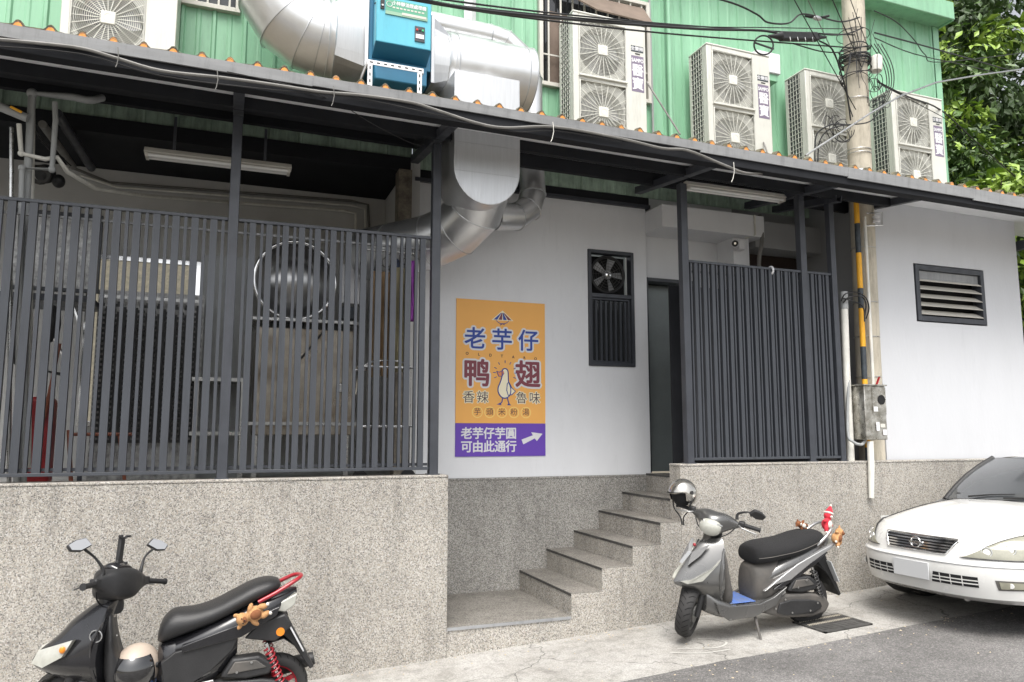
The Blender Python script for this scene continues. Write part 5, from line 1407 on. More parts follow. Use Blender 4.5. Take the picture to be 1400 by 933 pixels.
def grooves(c, R, w_, n=26):
    mb = MB()
    for k in range(n):
        for s_ in (-1, 1):
            a = 2 * pi * (k + (.5 if s_ > 0 else 0)) / n; vs = []
            for (da, f) in ((0, .06), (.10, .26), (.16, .44)):
                rr = (R + .0008 - (0 if f < .1 else (.004 if f < .3 else .020)))
                for q in (-.018, .018):
                    aa = a + da + q; vs.append((c[0] + rr * cos(aa), c[1] + s_ * w_ * f, c[2] + rr * sin(aa)))
            mb.add(vs, [(0, 1, 3, 2), (2, 3, 5, 4)])
    return mb
def wheel(t, name_c, R, w_, steer=None, rim='alu', front=True):
    c = name_c; X = steer or Matrix()
    ty = xf(tyre(MB(), c, R, w_), X).build('tyre', M['tyre'], t, smooth=60, local=True)
    xf(grooves(c, R, w_), X).build('tread_grooves', M['groove'], ty, local=True, fix=False)
    mb = MB(); mb.rev([(R - .085, -w_ * .30), (R - .072, -w_ * .36), (R - .072, w_ * .36), (R - .085, w_ * .30), (R - .085, -w_ * .30)], c, (0, 1, 0), 40)
    for k in range(5):
        a = 2 * pi * k / 5 + .2
        mb.bar((c[0] + .02 * cos(a), c[1], c[2] + .02 * sin(a)), (c[0] + (R - .08) * cos(a), c[1], c[2] + (R - .08) * sin(a)), .03, .02, up=(0, 1, 0))
    mb.cyl((c[0], c[1] - .045, c[2]), (c[0], c[1] + .045, c[2]), .035, 16)
    xf(mb, X).build('rim', M[rim], t, smooth=40, local=True)
    return ty
def scooter(label, o):
    t = T('scooter', label, 'scooter', o['loc'], None, o['rz'])
    t.scale = (VS,) * 3
    t.rotation_euler = (o.get('lean', 0), o.get('pitch', 0), o['rz'])
    kw = dict(local=True)
    ax0 = Vector((.44, 0, .95)); ad = Vector((.27, 0, -.96)).normalized()
    S = Matrix.Translation(ax0) @ Matrix.Rotation(-o['steer'], 4, ad) @ Matrix.Translation(-ax0)
    FW, RW, R = (o.get('fwx', .635), 0, .222), (-.62, 0, .222), .222
    bp, pl, hi = o['paint'], M['blkplas'], o['accent']
    wheel(t, FW, R, o.get('tw', .095), S, 'alu'); wheel(t, RW, R, .105, None, o['rim'])
    # fork
    for s_ in (-1, 1):
        mb = MB(); mb.tube([(.515, s_ * .075, .56), (.59, s_ * .075, .36), (.625, s_ * .075, .20)], [.024, .030, .020], 12)
        xf(mb, S).build('fork_leg', M['blkplas'], t, smooth=50, **kw)
    xf(MB().cyl((.47, 0, .86), (.555, 0, .52), .035, 14), S).build('fork_stem', M['dusty'], t, smooth=50, **kw)
    xf(MB().rev([(.03, .05), (.085, .052), (.085, .056), (.03, .056)], FW, (0, 1, 0), 24), S).build('brake_disc', M['alu'], t, **kw)
    if o['style'] == 2: xf(MB().box(.555, .050, .27, .585, .07, .31), S).build('brake_caliper', M['redp'], t, bevel=.01, **kw)
    # front mudguard
    mb = MB(); rings = []
    a0, a1 = (.25, 2.5) if o['style'] == 1 else (1.55, 2.4)
    for k in range(15):
        a = a0 + (a1 - a0) * k / 14; r_ = R + .028; w_ = .068 if 0 < k < 14 else .04
        P_ = lambda rr, y: (FW[0] + rr * cos(a), y, FW[2] + rr * sin(a))
        rings.append([P_(r_ - .02, -w_), P_(r_ + .008, -w_ * .8), P_(r_ + .018, 0), P_(r_ + .008, w_ * .8), P_(r_ - .02, w_), P_(r_ - .004, w_ * .78), P_(r_ + .008, 0), P_(r_ - .004, -w_ * .78)])
    mb.loft(rings); xf(mb, S).build('front_mudguard', bp if o['style'] == 1 else pl, t, smooth=50, **kw)
    # leg shield / front apron : horizontal slices (z, nose x, edge x, back x, half width)
    mb = MB(); rings = []
    for (z, xn, xe, xb, hw) in cr(o['apron'], 4):
        r_ = []; n_ = 13
        for k in range(n_):
            s_ = -1 + 2 * k / (n_ - 1); r_.append((xe + (xn - xe) * (1 - abs(s_) ** o.get('nose', 1.7)), hw * s_, z - .02 * (1 - s_ * s_)))
        for k in range(7):
            s_ = 1 - 2 * k / 6; r_.append((xb + .05 * s_ * s_, hw * .94 * s_, z))
        rings.append(r_)
    mb.loft(rings); mb.build('front_apron', bp, t, smooth=28, **kw)
    mb = shell(o['inner'], 3.0); mb.build('inner_legshield', o['innermat'], t, smooth=40, **kw)
    # floor, under-seat body, tail
    mb = shell(o['floor'], 4.0); mb.build('floorboard', o['floormat'], t, smooth=40, **kw)
    MB().box(.06, -.14, o['fz'], .36, .14, o['fz'] + .006).build('floor_mat', M['blue'], t, bevel=.003, **kw)
    shell(o['under'], 3.0, .9).build('underseat_body', o['undermat'], t, smooth=40, **kw)
    shell(o['tail'], 2.6, .82).build('tail_fairing', bp, t, smooth=40, **kw)
    st_ = shell(o['seat'], 2.8, .86, n=28).build('seat', o['seatmat'], t, smooth=60, **kw)
    if o['style'] == 2:
        mb = MB()
        for s_ in (-1, 1):
            mb.tube([(r[0], s_ * (r[3] + .001), r[1] + (r[2] - r[1]) * .42) for r in cr(o['seat'][1:-1], 4)], .0035, 5)
        mb.build('cover_seam', M['dusty'], st_, **kw)
    # swoosh panels along the flank
    for s_ in (-1, 1):
        for (poly, mt, yy) in o['flank']:
            mb = MB(); mb.prism(poly, s_ * yy[0], s_ * yy[1]); mb.build('side_panel', mt, t, bevel=.006, seg=3, **kw)
    # apron trims
    for s_ in (-1, 1):
        for (pts, r_, mt, nm) in o['trims']:
            MB().tube([(x, s_ * y, z) for x, y, z in pts], r_, 6, smooth=5).build(nm, mt, t, smooth=60, **kw)
    # engine and transmission on the left, muffler on the right
    cv = [(-.02, .20), (-.06, .31), (-.25, .345), (-.52, .335), (-.68, .30), (-.745, .225), (-.70, .15), (-.55, .125), (-.22, .145)]
    MB().prism(cv, .075, .165).build('transmission_case', M['dusty'] if o['style'] == 2 else pl, t, bevel=.022, seg=4, **kw)
    cv2 = [(-.14, .20), (-.17, .28), (-.30, .30), (-.50, .285), (-.62, .255), (-.64, .21), (-.55, .165), (-.25, .165)]
    MB().prism(cv2, .160, .180).build('transmission_cover', pl, t, bevel=.012, seg=3, **kw)
    MB().prism([(-.26, .37), (-.33, .485), (-.50, .49), (-.60, .42), (-.57, .36), (-.42, .345)], .07, .17).build('airbox', pl, t, bevel=.018, seg=3, **kw)
    MB().prism([(-.30, .39), (-.345, .465), (-.48, .465), (-.55, .41)], .165, .178).build('airbox_cover', M['dusty'], t, bevel=.006, **kw)
    MB().box(-.42, -.10, .16, .0, .074, .33).build('engine', M['dusty'], t, bevel=.03, **kw)
    mb = MB(); mb.tube([(-.30, -.15, .22), (-.45, -.16, .25), (-.72, -.16, .30), (-.90, -.16, .33)], [.02, .05, .055, .045], 14); mb.build('muffler', M['blkplas'], t, smooth=50, **kw)
    for s_ in (-1, 1):
        a, b_ = Vector((-.54, s_ * .145, .56)), Vector((-.665, s_ * .145, .24))
        MB().cyl(a, b_, .013, 10).build('shock_rod', M['chrome'], t, smooth=50, **kw)
        pts = []; d = (b_ - a)
        u = Vector((0, 1, 0)); v_ = d.normalized().cross(u)
        for k in range(91):
            q_ = k / 90; ang = q_ * 2 * pi * 8; pts.append(a + d * (.10 + .72 * q_) + (u * cos(ang) + v_ * sin(ang)) * .028)
        MB().tube(pts, .0055, 6).build('shock_spring', M['redp'] if o['style'] == 1 else M['blkplas'], t, smooth=60, **kw)
    # rear mudguard tongue and plate
    mb = MB(); rows = [(-.55, .55, .085), (-.66, .575, .085), (-.76, .50, .08), (-.82, .40, .07), (-.84, .36, .05)]
    vs = []
    for x, z, hw in rows: vs += [(x, -hw, z - .012), (x, 0, z), (x, hw, z - .012)]
    nn_ = len(vs); vs += [(x_, y_, z_ - .006) for x_, y_, z_ in vs]; fs = []
    for i in range(4):
        for j in range(2): a = i * 3 + j; fs += [(a, a + 1, a + 4, a + 3), (a + nn_, a + 3 + nn_, a + 4 + nn_, a + 1 + nn_)]
        for j in (0, 2): a = i * 3 + j; fs.append((a, a + 3, a + 3 + nn_, a + nn_))
    mb.add(vs, fs); mb.build('rear_mudguard', pl, t, smooth=50, **kw)
    tx, tz = o['tailend']
    mb = MB(); mb.prism([(tx + .10, tz - .06), (tx + .03, tz - .10), (tx - .17, tz - .47), (tx - .145, tz - .485), (tx - .02, tz - .30), (tx + .12, tz - .16)], -.085, .085); mb.build('plate_bracket', pl, t, bevel=.008, **kw)
    mb = MB(); mb.prism([(tx + .012, tz - .15), (tx + .02, tz - .155), (tx - .085, tz - .345), (tx - .093, tz - .34)], -.14, .14); mb.build('number_plate', M['plate'], t, bevel=.002, **kw)
    # lights at the tail and grab rail
    for s_ in (-1, 1):
        MB().prism(o['tlens'], s_ * o['tly'][0], s_ * o['tly'][1]).build('tail_lens', M['lens'], t, bevel=.008, seg=3, **kw)
    MB().prism([(o['tlens'][0][0] - .05, tz - .06), (tx - .01, tz - .02), (tx - .015, tz - .06), (tx + .06, tz - .09)], -.05, .05).build('tail_lamp', M['redp'], t, bevel=.006, **kw)
    g_ = o['rail']
    MB().tube([(x, y, z) for x, y, z in g_] + [(x, -y, z) for x, y, z in g_[::-1]], .014, 10, smooth=5).build('grab_rail', o['railmat'], t, smooth=60, **kw)
    if o['style'] == 1:
        for s_ in (-1, 1): MB().rev([(0, 0), (.027, 0), (.030, -.006)], (-.63, s_ * .150, .625), (0, s_, 0), 24).build('side_reflector', M['amber'], t, **kw)
        for s_ in (-1, 1): MB().prism([(-.40, .60), (-.50, .70), (-.66, .74), (-.71, .66), (-.60, .56)], s_ * .11, s_ * .148).build('tail_underside', pl, t, bevel=.012, **kw)
    S = Matrix.Translation((-.035, 0, 0)) @ S
    # handlebar group, turned with the fork
    cw = MB()
    for (y, x0, x1, z0, z1) in (): pass
    rings = []
    for (y, x0, x1, z0, z1) in cr(o['cowl'], 3):
        r_ = []
        for k in range(20):
            a = 2 * pi * k / 20; c, s__ = cos(a), sin(a)
            r_.append(((x0 + x1) / 2 + (x1 - x0) / 2 * math.copysign(abs(c) ** o.get('cex', .8), c), y, (z0 + z1) / 2 + (z1 - z0) / 2 * math.copysign(abs(s__) ** o.get('cex', .8), s__)))
        rings.append(r_)
    cw.loft(rings); xf(cw, S).build('handlebar_cowl', o['cowlmat'], t, smooth=50, **kw)
    mb = shell([(.40, .80, .88, .06), (.44, .82, .98, .085), (.49, .84, 1.0, .07), (.52, .86, .96, .04)], 2.4); xf(mb, S).build('cowl_neck', pl, t, smooth=50, **kw)
    for s_ in (-1, 1):
        xf(MB().tube([(.41, s_ * .15, 1.0), (.38, s_ * .24, .995)], .011, 8), S).build('handlebar', M['blkplas'], t, **kw)
        xf(MB().tube([(.383, s_ * .235, .995), (.35, s_ * .355, .985)], [.018, .017], 14), S).build('grip', M['blackp'], t, smooth=50, **kw)
        xf(MB().tube([(.35, s_ * .355, .985), (.348, s_ * .365, .985)], .022, 14), S).build('bar_end', M['blackp'], t, **kw)
        xf(MB().tube([(.42, s_ * .20, .99), (.455, s_ * .235, .985), (.43, s_ * .35, .965)], [.008, .007, .006], 8, smooth=4), S).build('brake_lever', M['alu'], t, smooth=60, **kw)
        xf(MB().box(.37, s_ * .215 - .025, .975, .425, s_ * .215 + .025, 1.025), S).build('switch_housing', pl, t, bevel=.008, **kw)
    for s_ in o['mirrors']:
        a = Vector((.40, s_ * .17, 1.03)); b_ = Vector(o['mstem'][0]); b_.y *= s_; c = Vector(o['mpos']); c.y *= s_
        xf(MB().tube([a, a + Vector((-.005, 0, .05)), b_, c], [.016, .011, .007, .009], 8, smooth=4), S).build('mirror_stem', M['blkplas'], t, smooth=60, **kw)
        # hexagonal mirror head
        hx = [(-.066, -.024), (-.045, .034), (.018, .040), (.074, .025), (.066, -.016), (.01, -.038)]
        mx4 = Matrix.Translation(c + Vector((0, s_ * .04, .03))) @ Matrix.Rotation(o.get('mrot', .0) * (1 if o['style'] == 1 else s_), 4, 'Z') @ Matrix.Rotation(.30, 4, 'Y') @ Matrix.Rotation(-s_ * .35, 4, 'X')
        mb = MB(); mb.prism([(s_ * p_[0], p_[1]) for p_ in hx], -.004, .030, ax='x'); mb.v = [tuple(mx4 @ Vector(q_)) for q_ in mb.v]
        hd = xf(mb, S).build('mirror_head', M['blkplas'], t, bevel=.010, seg=3, **kw)
        mb = MB(); mb.prism([(s_ * p_[0] * .88, p_[1] * .86) for p_ in hx], -.0065, -.005, ax='x'); mb.v = [tuple(mx4 @ Vector(q_)) for q_ in mb.v]
        xf(mb, S).build('mirror_glass', M['mirror'], hd, **kw)
    for s_ in (-1, 1):
        MB().tube([S @ Vector((.40, s_ * .19, .985)), S @ Vector((.45, s_ * .13, .90)), Vector((.44, s_ * .05, .82)), Vector((.41, s_ * .03, .72))], .005, 6, smooth=6).build('control_cable', M['cable'], t, smooth=60, **kw)
    for s_ in (-1, 1):
        for (bx_, bz_) in ((-.12, .24), (-.30, .19), (-.50, .19), (-.58, .25), (-.22, .31), (-.45, .455), (-.36, .40)):
            yb = (.1805 if bz_ < .35 else .1785) * s_
            if s_ > 0: MB().cyl((bx_, yb, bz_), (bx_, yb + .006, bz_), .008, 8).build('bolt', M['alu'], t, **kw)
    MB().tube([(.28, .163, .30), (.0, .168, .29), (-.20, .172, .36)], .004, 5, smooth=5).build('panel_gap', M['black'], t, **kw)
    for nm, mb, mt, bev in o['extra'](S): mb.build(nm, mt, t, bevel=bev, smooth=None if bev else 40, **kw)
    return t

# ---- black scooter, lower left, seen from its left side
def ex1(S):
    out = []
    # apron headlights, vent and badge ring
    for s_ in (-1, 1):
        mb = MB(); mb.add([(.835, s_ * .035, .545), (.80, s_ * .04, .62), (.60, s_ * .175, .70), (.655, s_ * .165, .60), (.765, s_ * .10, .53)], [(0, 1, 2, 3, 4)])
        pts = [Vector(q_) for q_ in mb.v]; c = sum(pts, Vector()) / 5; out_ = Vector((.45, s_ * .9, .1)).normalized()
        mb = MB(); mb.add([p + out_ * .006 for p in pts] + [c + out_ * .022] + [p - out_ * .03 for p in pts],
                          [(0, 1, 5), (1, 2, 5), (2, 3, 5), (3, 4, 5), (4, 0, 5)] + [(i, (i + 1) % 5, (i + 1) % 5 + 6, i + 6) for i in range(5)])
        out.append(('headlight', mb, M['lens'], 0))
        out.append(('indicator', MB().ell((.655, s_ * .172, .645), (.018, .010, .022), 10, 8), M['amber'], 0))
        out.append(('badge_ring', MB().torus((.475, s_ * .192, .715), (.35, 1, 0), .036, .0042, 28, 6), M['sil_lt'], 0))
    # phone clamp
    c = Matrix.Translation((.43, .02, 1.20))
    out.append(('phone_holder', xf(MB().box(.418, -.018, 1.12, .445, .022, 1.28), S), M['blackp'], .006))
    for dz in (-.085, .085):
        for dy in (-.045, .045):
            mb = MB(); mb.tube([(.43, .0, 1.20 + dz * .7), (.425, dy * .7, 1.20 + dz), (.40, dy * .8, 1.20 + dz)], .009, 8)
            out.append(('clamp_arm', xf(mb, S), M['blkplas'], 0))
    mb = MB(); mb.tube([(.43, 0, 1.13), (.42, .01, 1.07)], .012, 8); out.append(('clamp_stem', xf(mb, S), M['blkplas'], 0))
    out.append(('key_switch', MB().cyl((.385, .03, .66), (.37, .03, .66), .014, 12), M['alu'], 0))
    out.append(('gauge_visor', xf(shell([(.38, 1.05, 1.10, .07), (.44, 1.06, 1.125, .085), (.52, 1.05, 1.10, .06)], 2.4), S), M['blkpaint'], 0))
    for s_ in (-1, 1): out.append(('cowl_bolt', xf(MB().cyl((.46, s_ * .095, .93), (.46, s_ * .118, .93), .008, 8), S), M['alu'], 0))
    out.append(('footrest', MB().bar((-.02, .165, .33), (-.22, .175, .36), .02, .022), M['alu'], .004))
    return out
S1 = dict(style=1, loc=(-.19, 5.00, gz(-.2) - .016), rz=pi + .02, steer=radians(-38), lean=-.04, paint=M['blkpaint'], accent=M['blkpaint'], rim='redp',
    apron=[(.36, .56, .47, .40, .10), (.44, .66, .48, .41, .15), (.50, .775, .50, .415, .185), (.56, .84, .50, .42, .20), (.63, .80, .49, .415, .20), (.72, .70, .47, .40, .195), (.80, .63, .45, .385, .165), (.88, .53, .42, .37, .11), (.90, .49, .42, .37, .09)],
    inner=[(.32, .30, .50, .14), (.37, .30, .66, .165), (.40, .32, .83, .16), (.43, .42, .89, .12)],
    innermat=M['blkplas'],
    floor=[(.50, .26, .44, .13), (.42, .21, .36, .165), (.25, .20, .315, .17), (.05, .20, .32, .165), (-.10, .22, .36, .15)], floormat=M['blkplas'], fz=.316,
    under=[(.125, .32, .58, .07), (.09, .27, .615, .12), (.0, .26, .64, .15), (-.12, .28, .68, .155), (-.26, .36, .72, .15), (-.36, .48, .75, .13)], undermat=M['blkpaint'],
    tail=[(.02, .52, .62, .135), (-.15, .55, .70, .165), (-.32, .59, .78, .172), (-.50, .66, .855, .155), (-.64, .73, .885, .115), (-.74, .80, .885, .05)],
    seat=[(.130, .61, .66, .07), (.105, .60, .74, .115), (.04, .62, .795, .14), (-.08, .66, .80, .145), (-.20, .70, .83, .15), (-.32, .755, .885, .155), (-.45, .815, .945, .15), (-.55, .86, .962, .13), (-.61, .89, .95, .09), (-.63, .905, .93, .05)], seatmat=M['seat'],
    flank=[([(.08, .38), (.10, .50), (.02, .56), (-.20, .60), (-.36, .62), (-.33, .54), (-.20, .42), (-.05, .33)], M['blkplas'], (.11, .158)),
           ([(-.02, .555), (-.02, .60), (-.35, .70), (-.62, .80), (-.60, .74), (-.38, .62)], M['blkpaint'], (.13, .172))],
    trims=[([(.44, .195, .80), (.50, .205, .66), (.47, .17, .46), (.40, .165, .33)], .006, M['blkpaint'], 'apron_edge')],
    tlens=[(-.54, .765), (-.60, .80), (-.735, .865), (-.725, .79), (-.66, .745)], tly=(.045, .118), tailend=(-.70, .82),
    rail=[(-.48, .135, .83), (-.60, .125, .885), (-.72, .09, .945), (-.765, .03, .96)], railmat=M['redp'],
    cex=.5, cowl=[(-.22, .375, .415, .97, 1.02), (-.16, .36, .46, .94, 1.05), (-.09, .335, .53, .895, 1.08), (0, .33, .55, .885, 1.09), (.09, .335, .53, .895, 1.08), (.16, .36, .46, .94, 1.05), (.22, .375, .415, .97, 1.02)], cowlmat=M['blkplas'],
    mirrors=(-1, 1), mstem=[(.42, .22, 1.15)], mpos=(.43, .30, 1.20), mrot=-.5, extra=ex1)
sc1 = scooter('black scooter with red grab rail parked at the lower left, cut by the bottom edge', S1)

# ---- silver scooter by the stair
def ex2(S):
    out = []
    out.append(('headlight', xf(shell([(.53, .885, 1.02, .088), (.575, .878, 1.018, .092), (.605, .89, 1.0, .072), (.62, .92, .965, .03)], 2.2), S), M['lens'], 0))
    mb = MB()
    for s_ in (-1, 1): mb.tube([(.56, s_ * .095, .985), (.595, s_ * .06, 1.0), (.61, 0, .955)], .004, 6)
    out.append(('headlight_trim', xf(mb, S), M['chrome'], 0))
    out.append(('badge', MB().ell((.60, 0, .78), (.014, .014, .014), 12, 8), M['redp'], 0))
    for s_ in (-1, 1):
        mb = MB(); pts = [Vector(p) for p in ((.765, s_ * .05, .50), (.70, s_ * .115, .525), (.55, s_ * .175, .62), (.475, s_ * .195, .70), (.50, s_ * .19, .655), (.62, s_ * .155, .52), (.72, s_ * .09, .485))]
        o_ = Vector((.5, s_ * .85, .15)).normalized(); n_ = len(pts)
        mb.add([p + o_ * .012 for p in pts] + [p - o_ * .03 for p in pts], [tuple(range(n_))] + [(i, (i + 1) % n_, (i + 1) % n_ + n_, i + n_) for i in range(n_)])
        out.append(('front_indicator', mb, M['lens'], 0))
        mb = MB(); pts = [Vector(p) for p in ((.635, s_ * .02, .72), (.58, s_ * .085, .77), (.535, s_ * .12, .80), (.61, s_ * .105, .71), (.70, s_ * .055, .62))]
        n_ = 5; mb.add([p + Vector((.45, s_ * .5, .6)).normalized() * .012 for p in pts] + [p - o_ * .02 for p in pts], [tuple(range(5))] + [(i, (i + 1) % 5, (i + 1) % 5 + 5, i + 5) for i in range(5)])
        out.append(('chevron', mb, M['sil_lt'], 0))
    out.append(('side_stand', MB().tube([(.06, .13, .19), (.08, .20, .10), (.09, .255, .012)], [.014, .012, .011], 8), M['dusty'], 0))
    out.append(('stand_foot', MB().box(.06, .24, .002, .13, .275, .012), M['alu'], .003))
    out.append(('footrest', MB().bar((-.08, .16, .30), (-.22, .175, .38), .022, .026), M['alu'], .004))
    return out
S2 = dict(style=2, fwx=.60, tw=.125, loc=(3.83, 4.96, gz(3.8) - .004), rz=pi + .02, steer=radians(40), lean=-.10, pitch=0.0, paint=M['sil'], accent=M['sil_lt'], rim='dusty', nose=1.5,
    apron=[(.28, .48, .44, .36, .10), (.36, .55, .44, .36, .15), (.43, .66, .45, .365, .185), (.49, .79, .46, .375, .205), (.55, .77, .455, .375, .205), (.64, .70, .44, .37, .195), (.73, .63, .42, .36, .165), (.81, .56, .40, .355, .13), (.85, .50, .40, .355, .10)],
    inner=[(.30, .28, .46, .14), (.35, .28, .62, .165), (.38, .32, .78, .16), (.42, .42, .85, .11)], innermat=M['dusty'],
    floor=[(.54, .24, .42, .11), (.44, .20, .36, .17), (.28, .175, .305, .18), (.08, .175, .305, .175), (-.06, .20, .33, .16)], floormat=M['sil'], fz=.302,
    under=[(.06, .30, .56, .08), (.03, .27, .60, .13), (-.06, .26, .62, .155), (-.20, .32, .64, .155), (-.34, .42, .66, .14)], undermat=M['dusty'],
    tail=[(-.06, .42, .56, .15), (-.22, .48, .64, .168), (-.42, .55, .70, .165), (-.62, .62, .755, .135), (-.76, .68, .79, .09), (-.83, .73, .79, .04)],
    seat=[(.055, .62, .70, .09), (.035, .60, .745, .135), (-.06, .60, .775, .165), (-.20, .62, .785, .172), (-.34, .64, .80, .172), (-.48, .665, .835, .165), (-.60, .70, .85, .145), (-.70, .73, .845, .11), (-.74, .76, .82, .06)], seatmat=M['seatcov'],
    flank=[([(-.10, .44), (.0, .39), (-.12, .47), (-.35, .60), (-.60, .70), (-.78, .765), (-.74, .72), (-.50, .60), (-.28, .47)], M['sil_lt'], (.14, .178)),
           ([(-.18, .40), (-.10, .40), (-.40, .56), (-.70, .685), (-.62, .62), (-.40, .50)], M['blkpaint'], (.13, .172)),
           ([(.46, .24), (.50, .34), (.36, .30), (.05, .295), (-.10, .34), (-.24, .42), (-.12, .27), (.10, .19), (.36, .18)], M['sil'], (.15, .186))],
    trims=[([(.43, .175, .78), (.47, .205, .64), (.48, .195, .50), (.44, .175, .36)], .008, M['sil'], 'apron_edge')],
    tlens=[(-.62, .645), (-.70, .69), (-.84, .77), (-.83, .72), (-.74, .66)], tly=(.04, .105), tailend=(-.78, .74),
    rail=[(-.60, .13, .74), (-.70, .125, .80), (-.79, .10, .87), (-.83, .04, .90)], railmat=M['sil_lt'],
    cowl=[(-.20, .39, .42, .965, 1.005), (-.14, .37, .46, .935, 1.035), (-.07, .36, .555, .89, 1.06), (0, .36, .59, .865, 1.06), (.07, .36, .555, .89, 1.06), (.14, .37, .46, .935, 1.035), (.20, .39, .42, .965, 1.005)], cowlmat=M['sil'],
    mirrors=(1,), mstem=[(.40, .25, 1.12)], mpos=(.36, .27, 1.085), mrot=.5, extra=ex2)
sc2 = scooter('silver-grey scooter with a black seat cover parked on the concrete beside the stair', S2)

# ---- helmets
def helmet(label, loc, rot, sc, mt, visor=None):
    t = T('helmet', label, 'helmet', loc); t.rotation_euler = rot; t.scale = (sc,) * 3
    def dome(R, cut):
        mb = MB(); nu, nv = 36, 22; vs = []
        for i in range(nv + 1):
            th = pi * i / nv * .80
            for j in range(nu): a = 2 * pi * j / nu; vs.append((R[0] * sin(th) * cos(a), R[1] * sin(th) * sin(a), R[2] * cos(th)))
        fs = []
        for i in range(nv):
            for j in range(nu):
                k = (j + 1) % nu; c = [vs[q] for q in (i * nu + j, (i + 1) * nu + j, (i + 1) * nu + k, i * nu + k)]
                mx = sum(q[0] for q in c) / 4; mz = sum(q[2] for q in c) / 4; my = sum(q[1] for q in c) / 4
                if mx > .030 and mz < cut and abs(my) < .103: continue
                if mz < -.075 and mx < -.0 + 0: 
                    if mz < -.085: continue
                fs.append((i * nu + j, (i + 1) * nu + j, (i + 1) * nu + k, i * nu + k))
        mb.add(vs, fs); return mb
    o = dome((.138, .122, .135), .03).build('shell', mt, t, smooth=70, local=True)
    s_ = o.modifiers.new('thick', 'SOLIDIFY'); s_.thickness = .010; s_.offset = -1
    MB().ell((-.01, 0, .005), (.115, .103, .112), 20, 12).build('liner', M['black'], t, smooth=90, local=True)
    mb = MB(); mb.tube([(.085, -.098, .03), (.115, -.068, .034), (.133, 0, .036), (.115, .068, .034), (.085, .098, .03)], .005, 6, smooth=5); mb.build('edge_trim', M['blackp'], t, smooth=60, local=True)
    for s2 in (-1, 1):
        MB().tube([(.02, s2 * .112, -.05), (.04, s2 * .09, -.13), (.05, s2 * .02, -.20), (.05, s2 * .01, -.27)], [.008, .006, .006, .007], 6, smooth=4).build('chin_strap', M['blackp'], t, smooth=60, local=True)
        MB().cyl((.01, s2 * .118, .02), (.01, s2 * .130, .02), .016, 14).build('snap', M['blkplas'], t, local=True)
    if visor:
        mb = MB(); vs = []; fs = []
        for i in range(9):
            for j in range(17):
                a = -1.25 + 2.5 * j / 16; th = .86 + 1.15 * i / 8
                vs.append((.152 * sin(th) * cos(a) + .006, .138 * sin(th) * sin(a), .146 * cos(th)))
        fs = [(i * 17 + j, i * 17 + j + 1, i * 17 + j + 18, i * 17 + j + 17) for i in range(8) for j in range(16)]
        o = mb.add(vs, fs).build('visor', visor, t, smooth=90, local=True)
    return t
M['helm1'] = mat('beige_helmet', (.42, .35, .29), .45); M['helm2'] = mat('chrome_silver_helmet', (.52, .50, .46), .16, metal=.9, coat=.6)
M['visor'] = mat('smoke_visor', (.008, .008, .009), .05, spec=.9, coat=1)
def on(o, p):
    from mathutils import Euler
    return tuple(Matrix.Translation(o['loc']) @ Euler((o.get('lean', 0), 0, o['rz'])).to_matrix().to_4x4() @ (Vector(p) * VS))
def steered(o, p):
    ax0 = Vector((.44, 0, .95)); ad = Vector((.27, 0, -.96)).normalized()
    return Matrix.Translation((-.035, 0, 0)) @ Matrix.Translation(ax0) @ Matrix.Rotation(-o['steer'], 4, ad) @ Matrix.Translation(-ax0) @ Vector(p)
h = helmet('beige open-face helmet with black visor on the blue mat of the black scooter', on(S1, (.245, .04, .455)), (0, .1, -pi / 2 - .35), .98, M['helm1'], M['visor'])
h = helmet('silver open-face helmet hanging on the handlebar of the silver scooter', on(S2, steered(S2, (.37, -.33, 1.10))), (0, .16, -pi * .93), .86, M['helm2'])

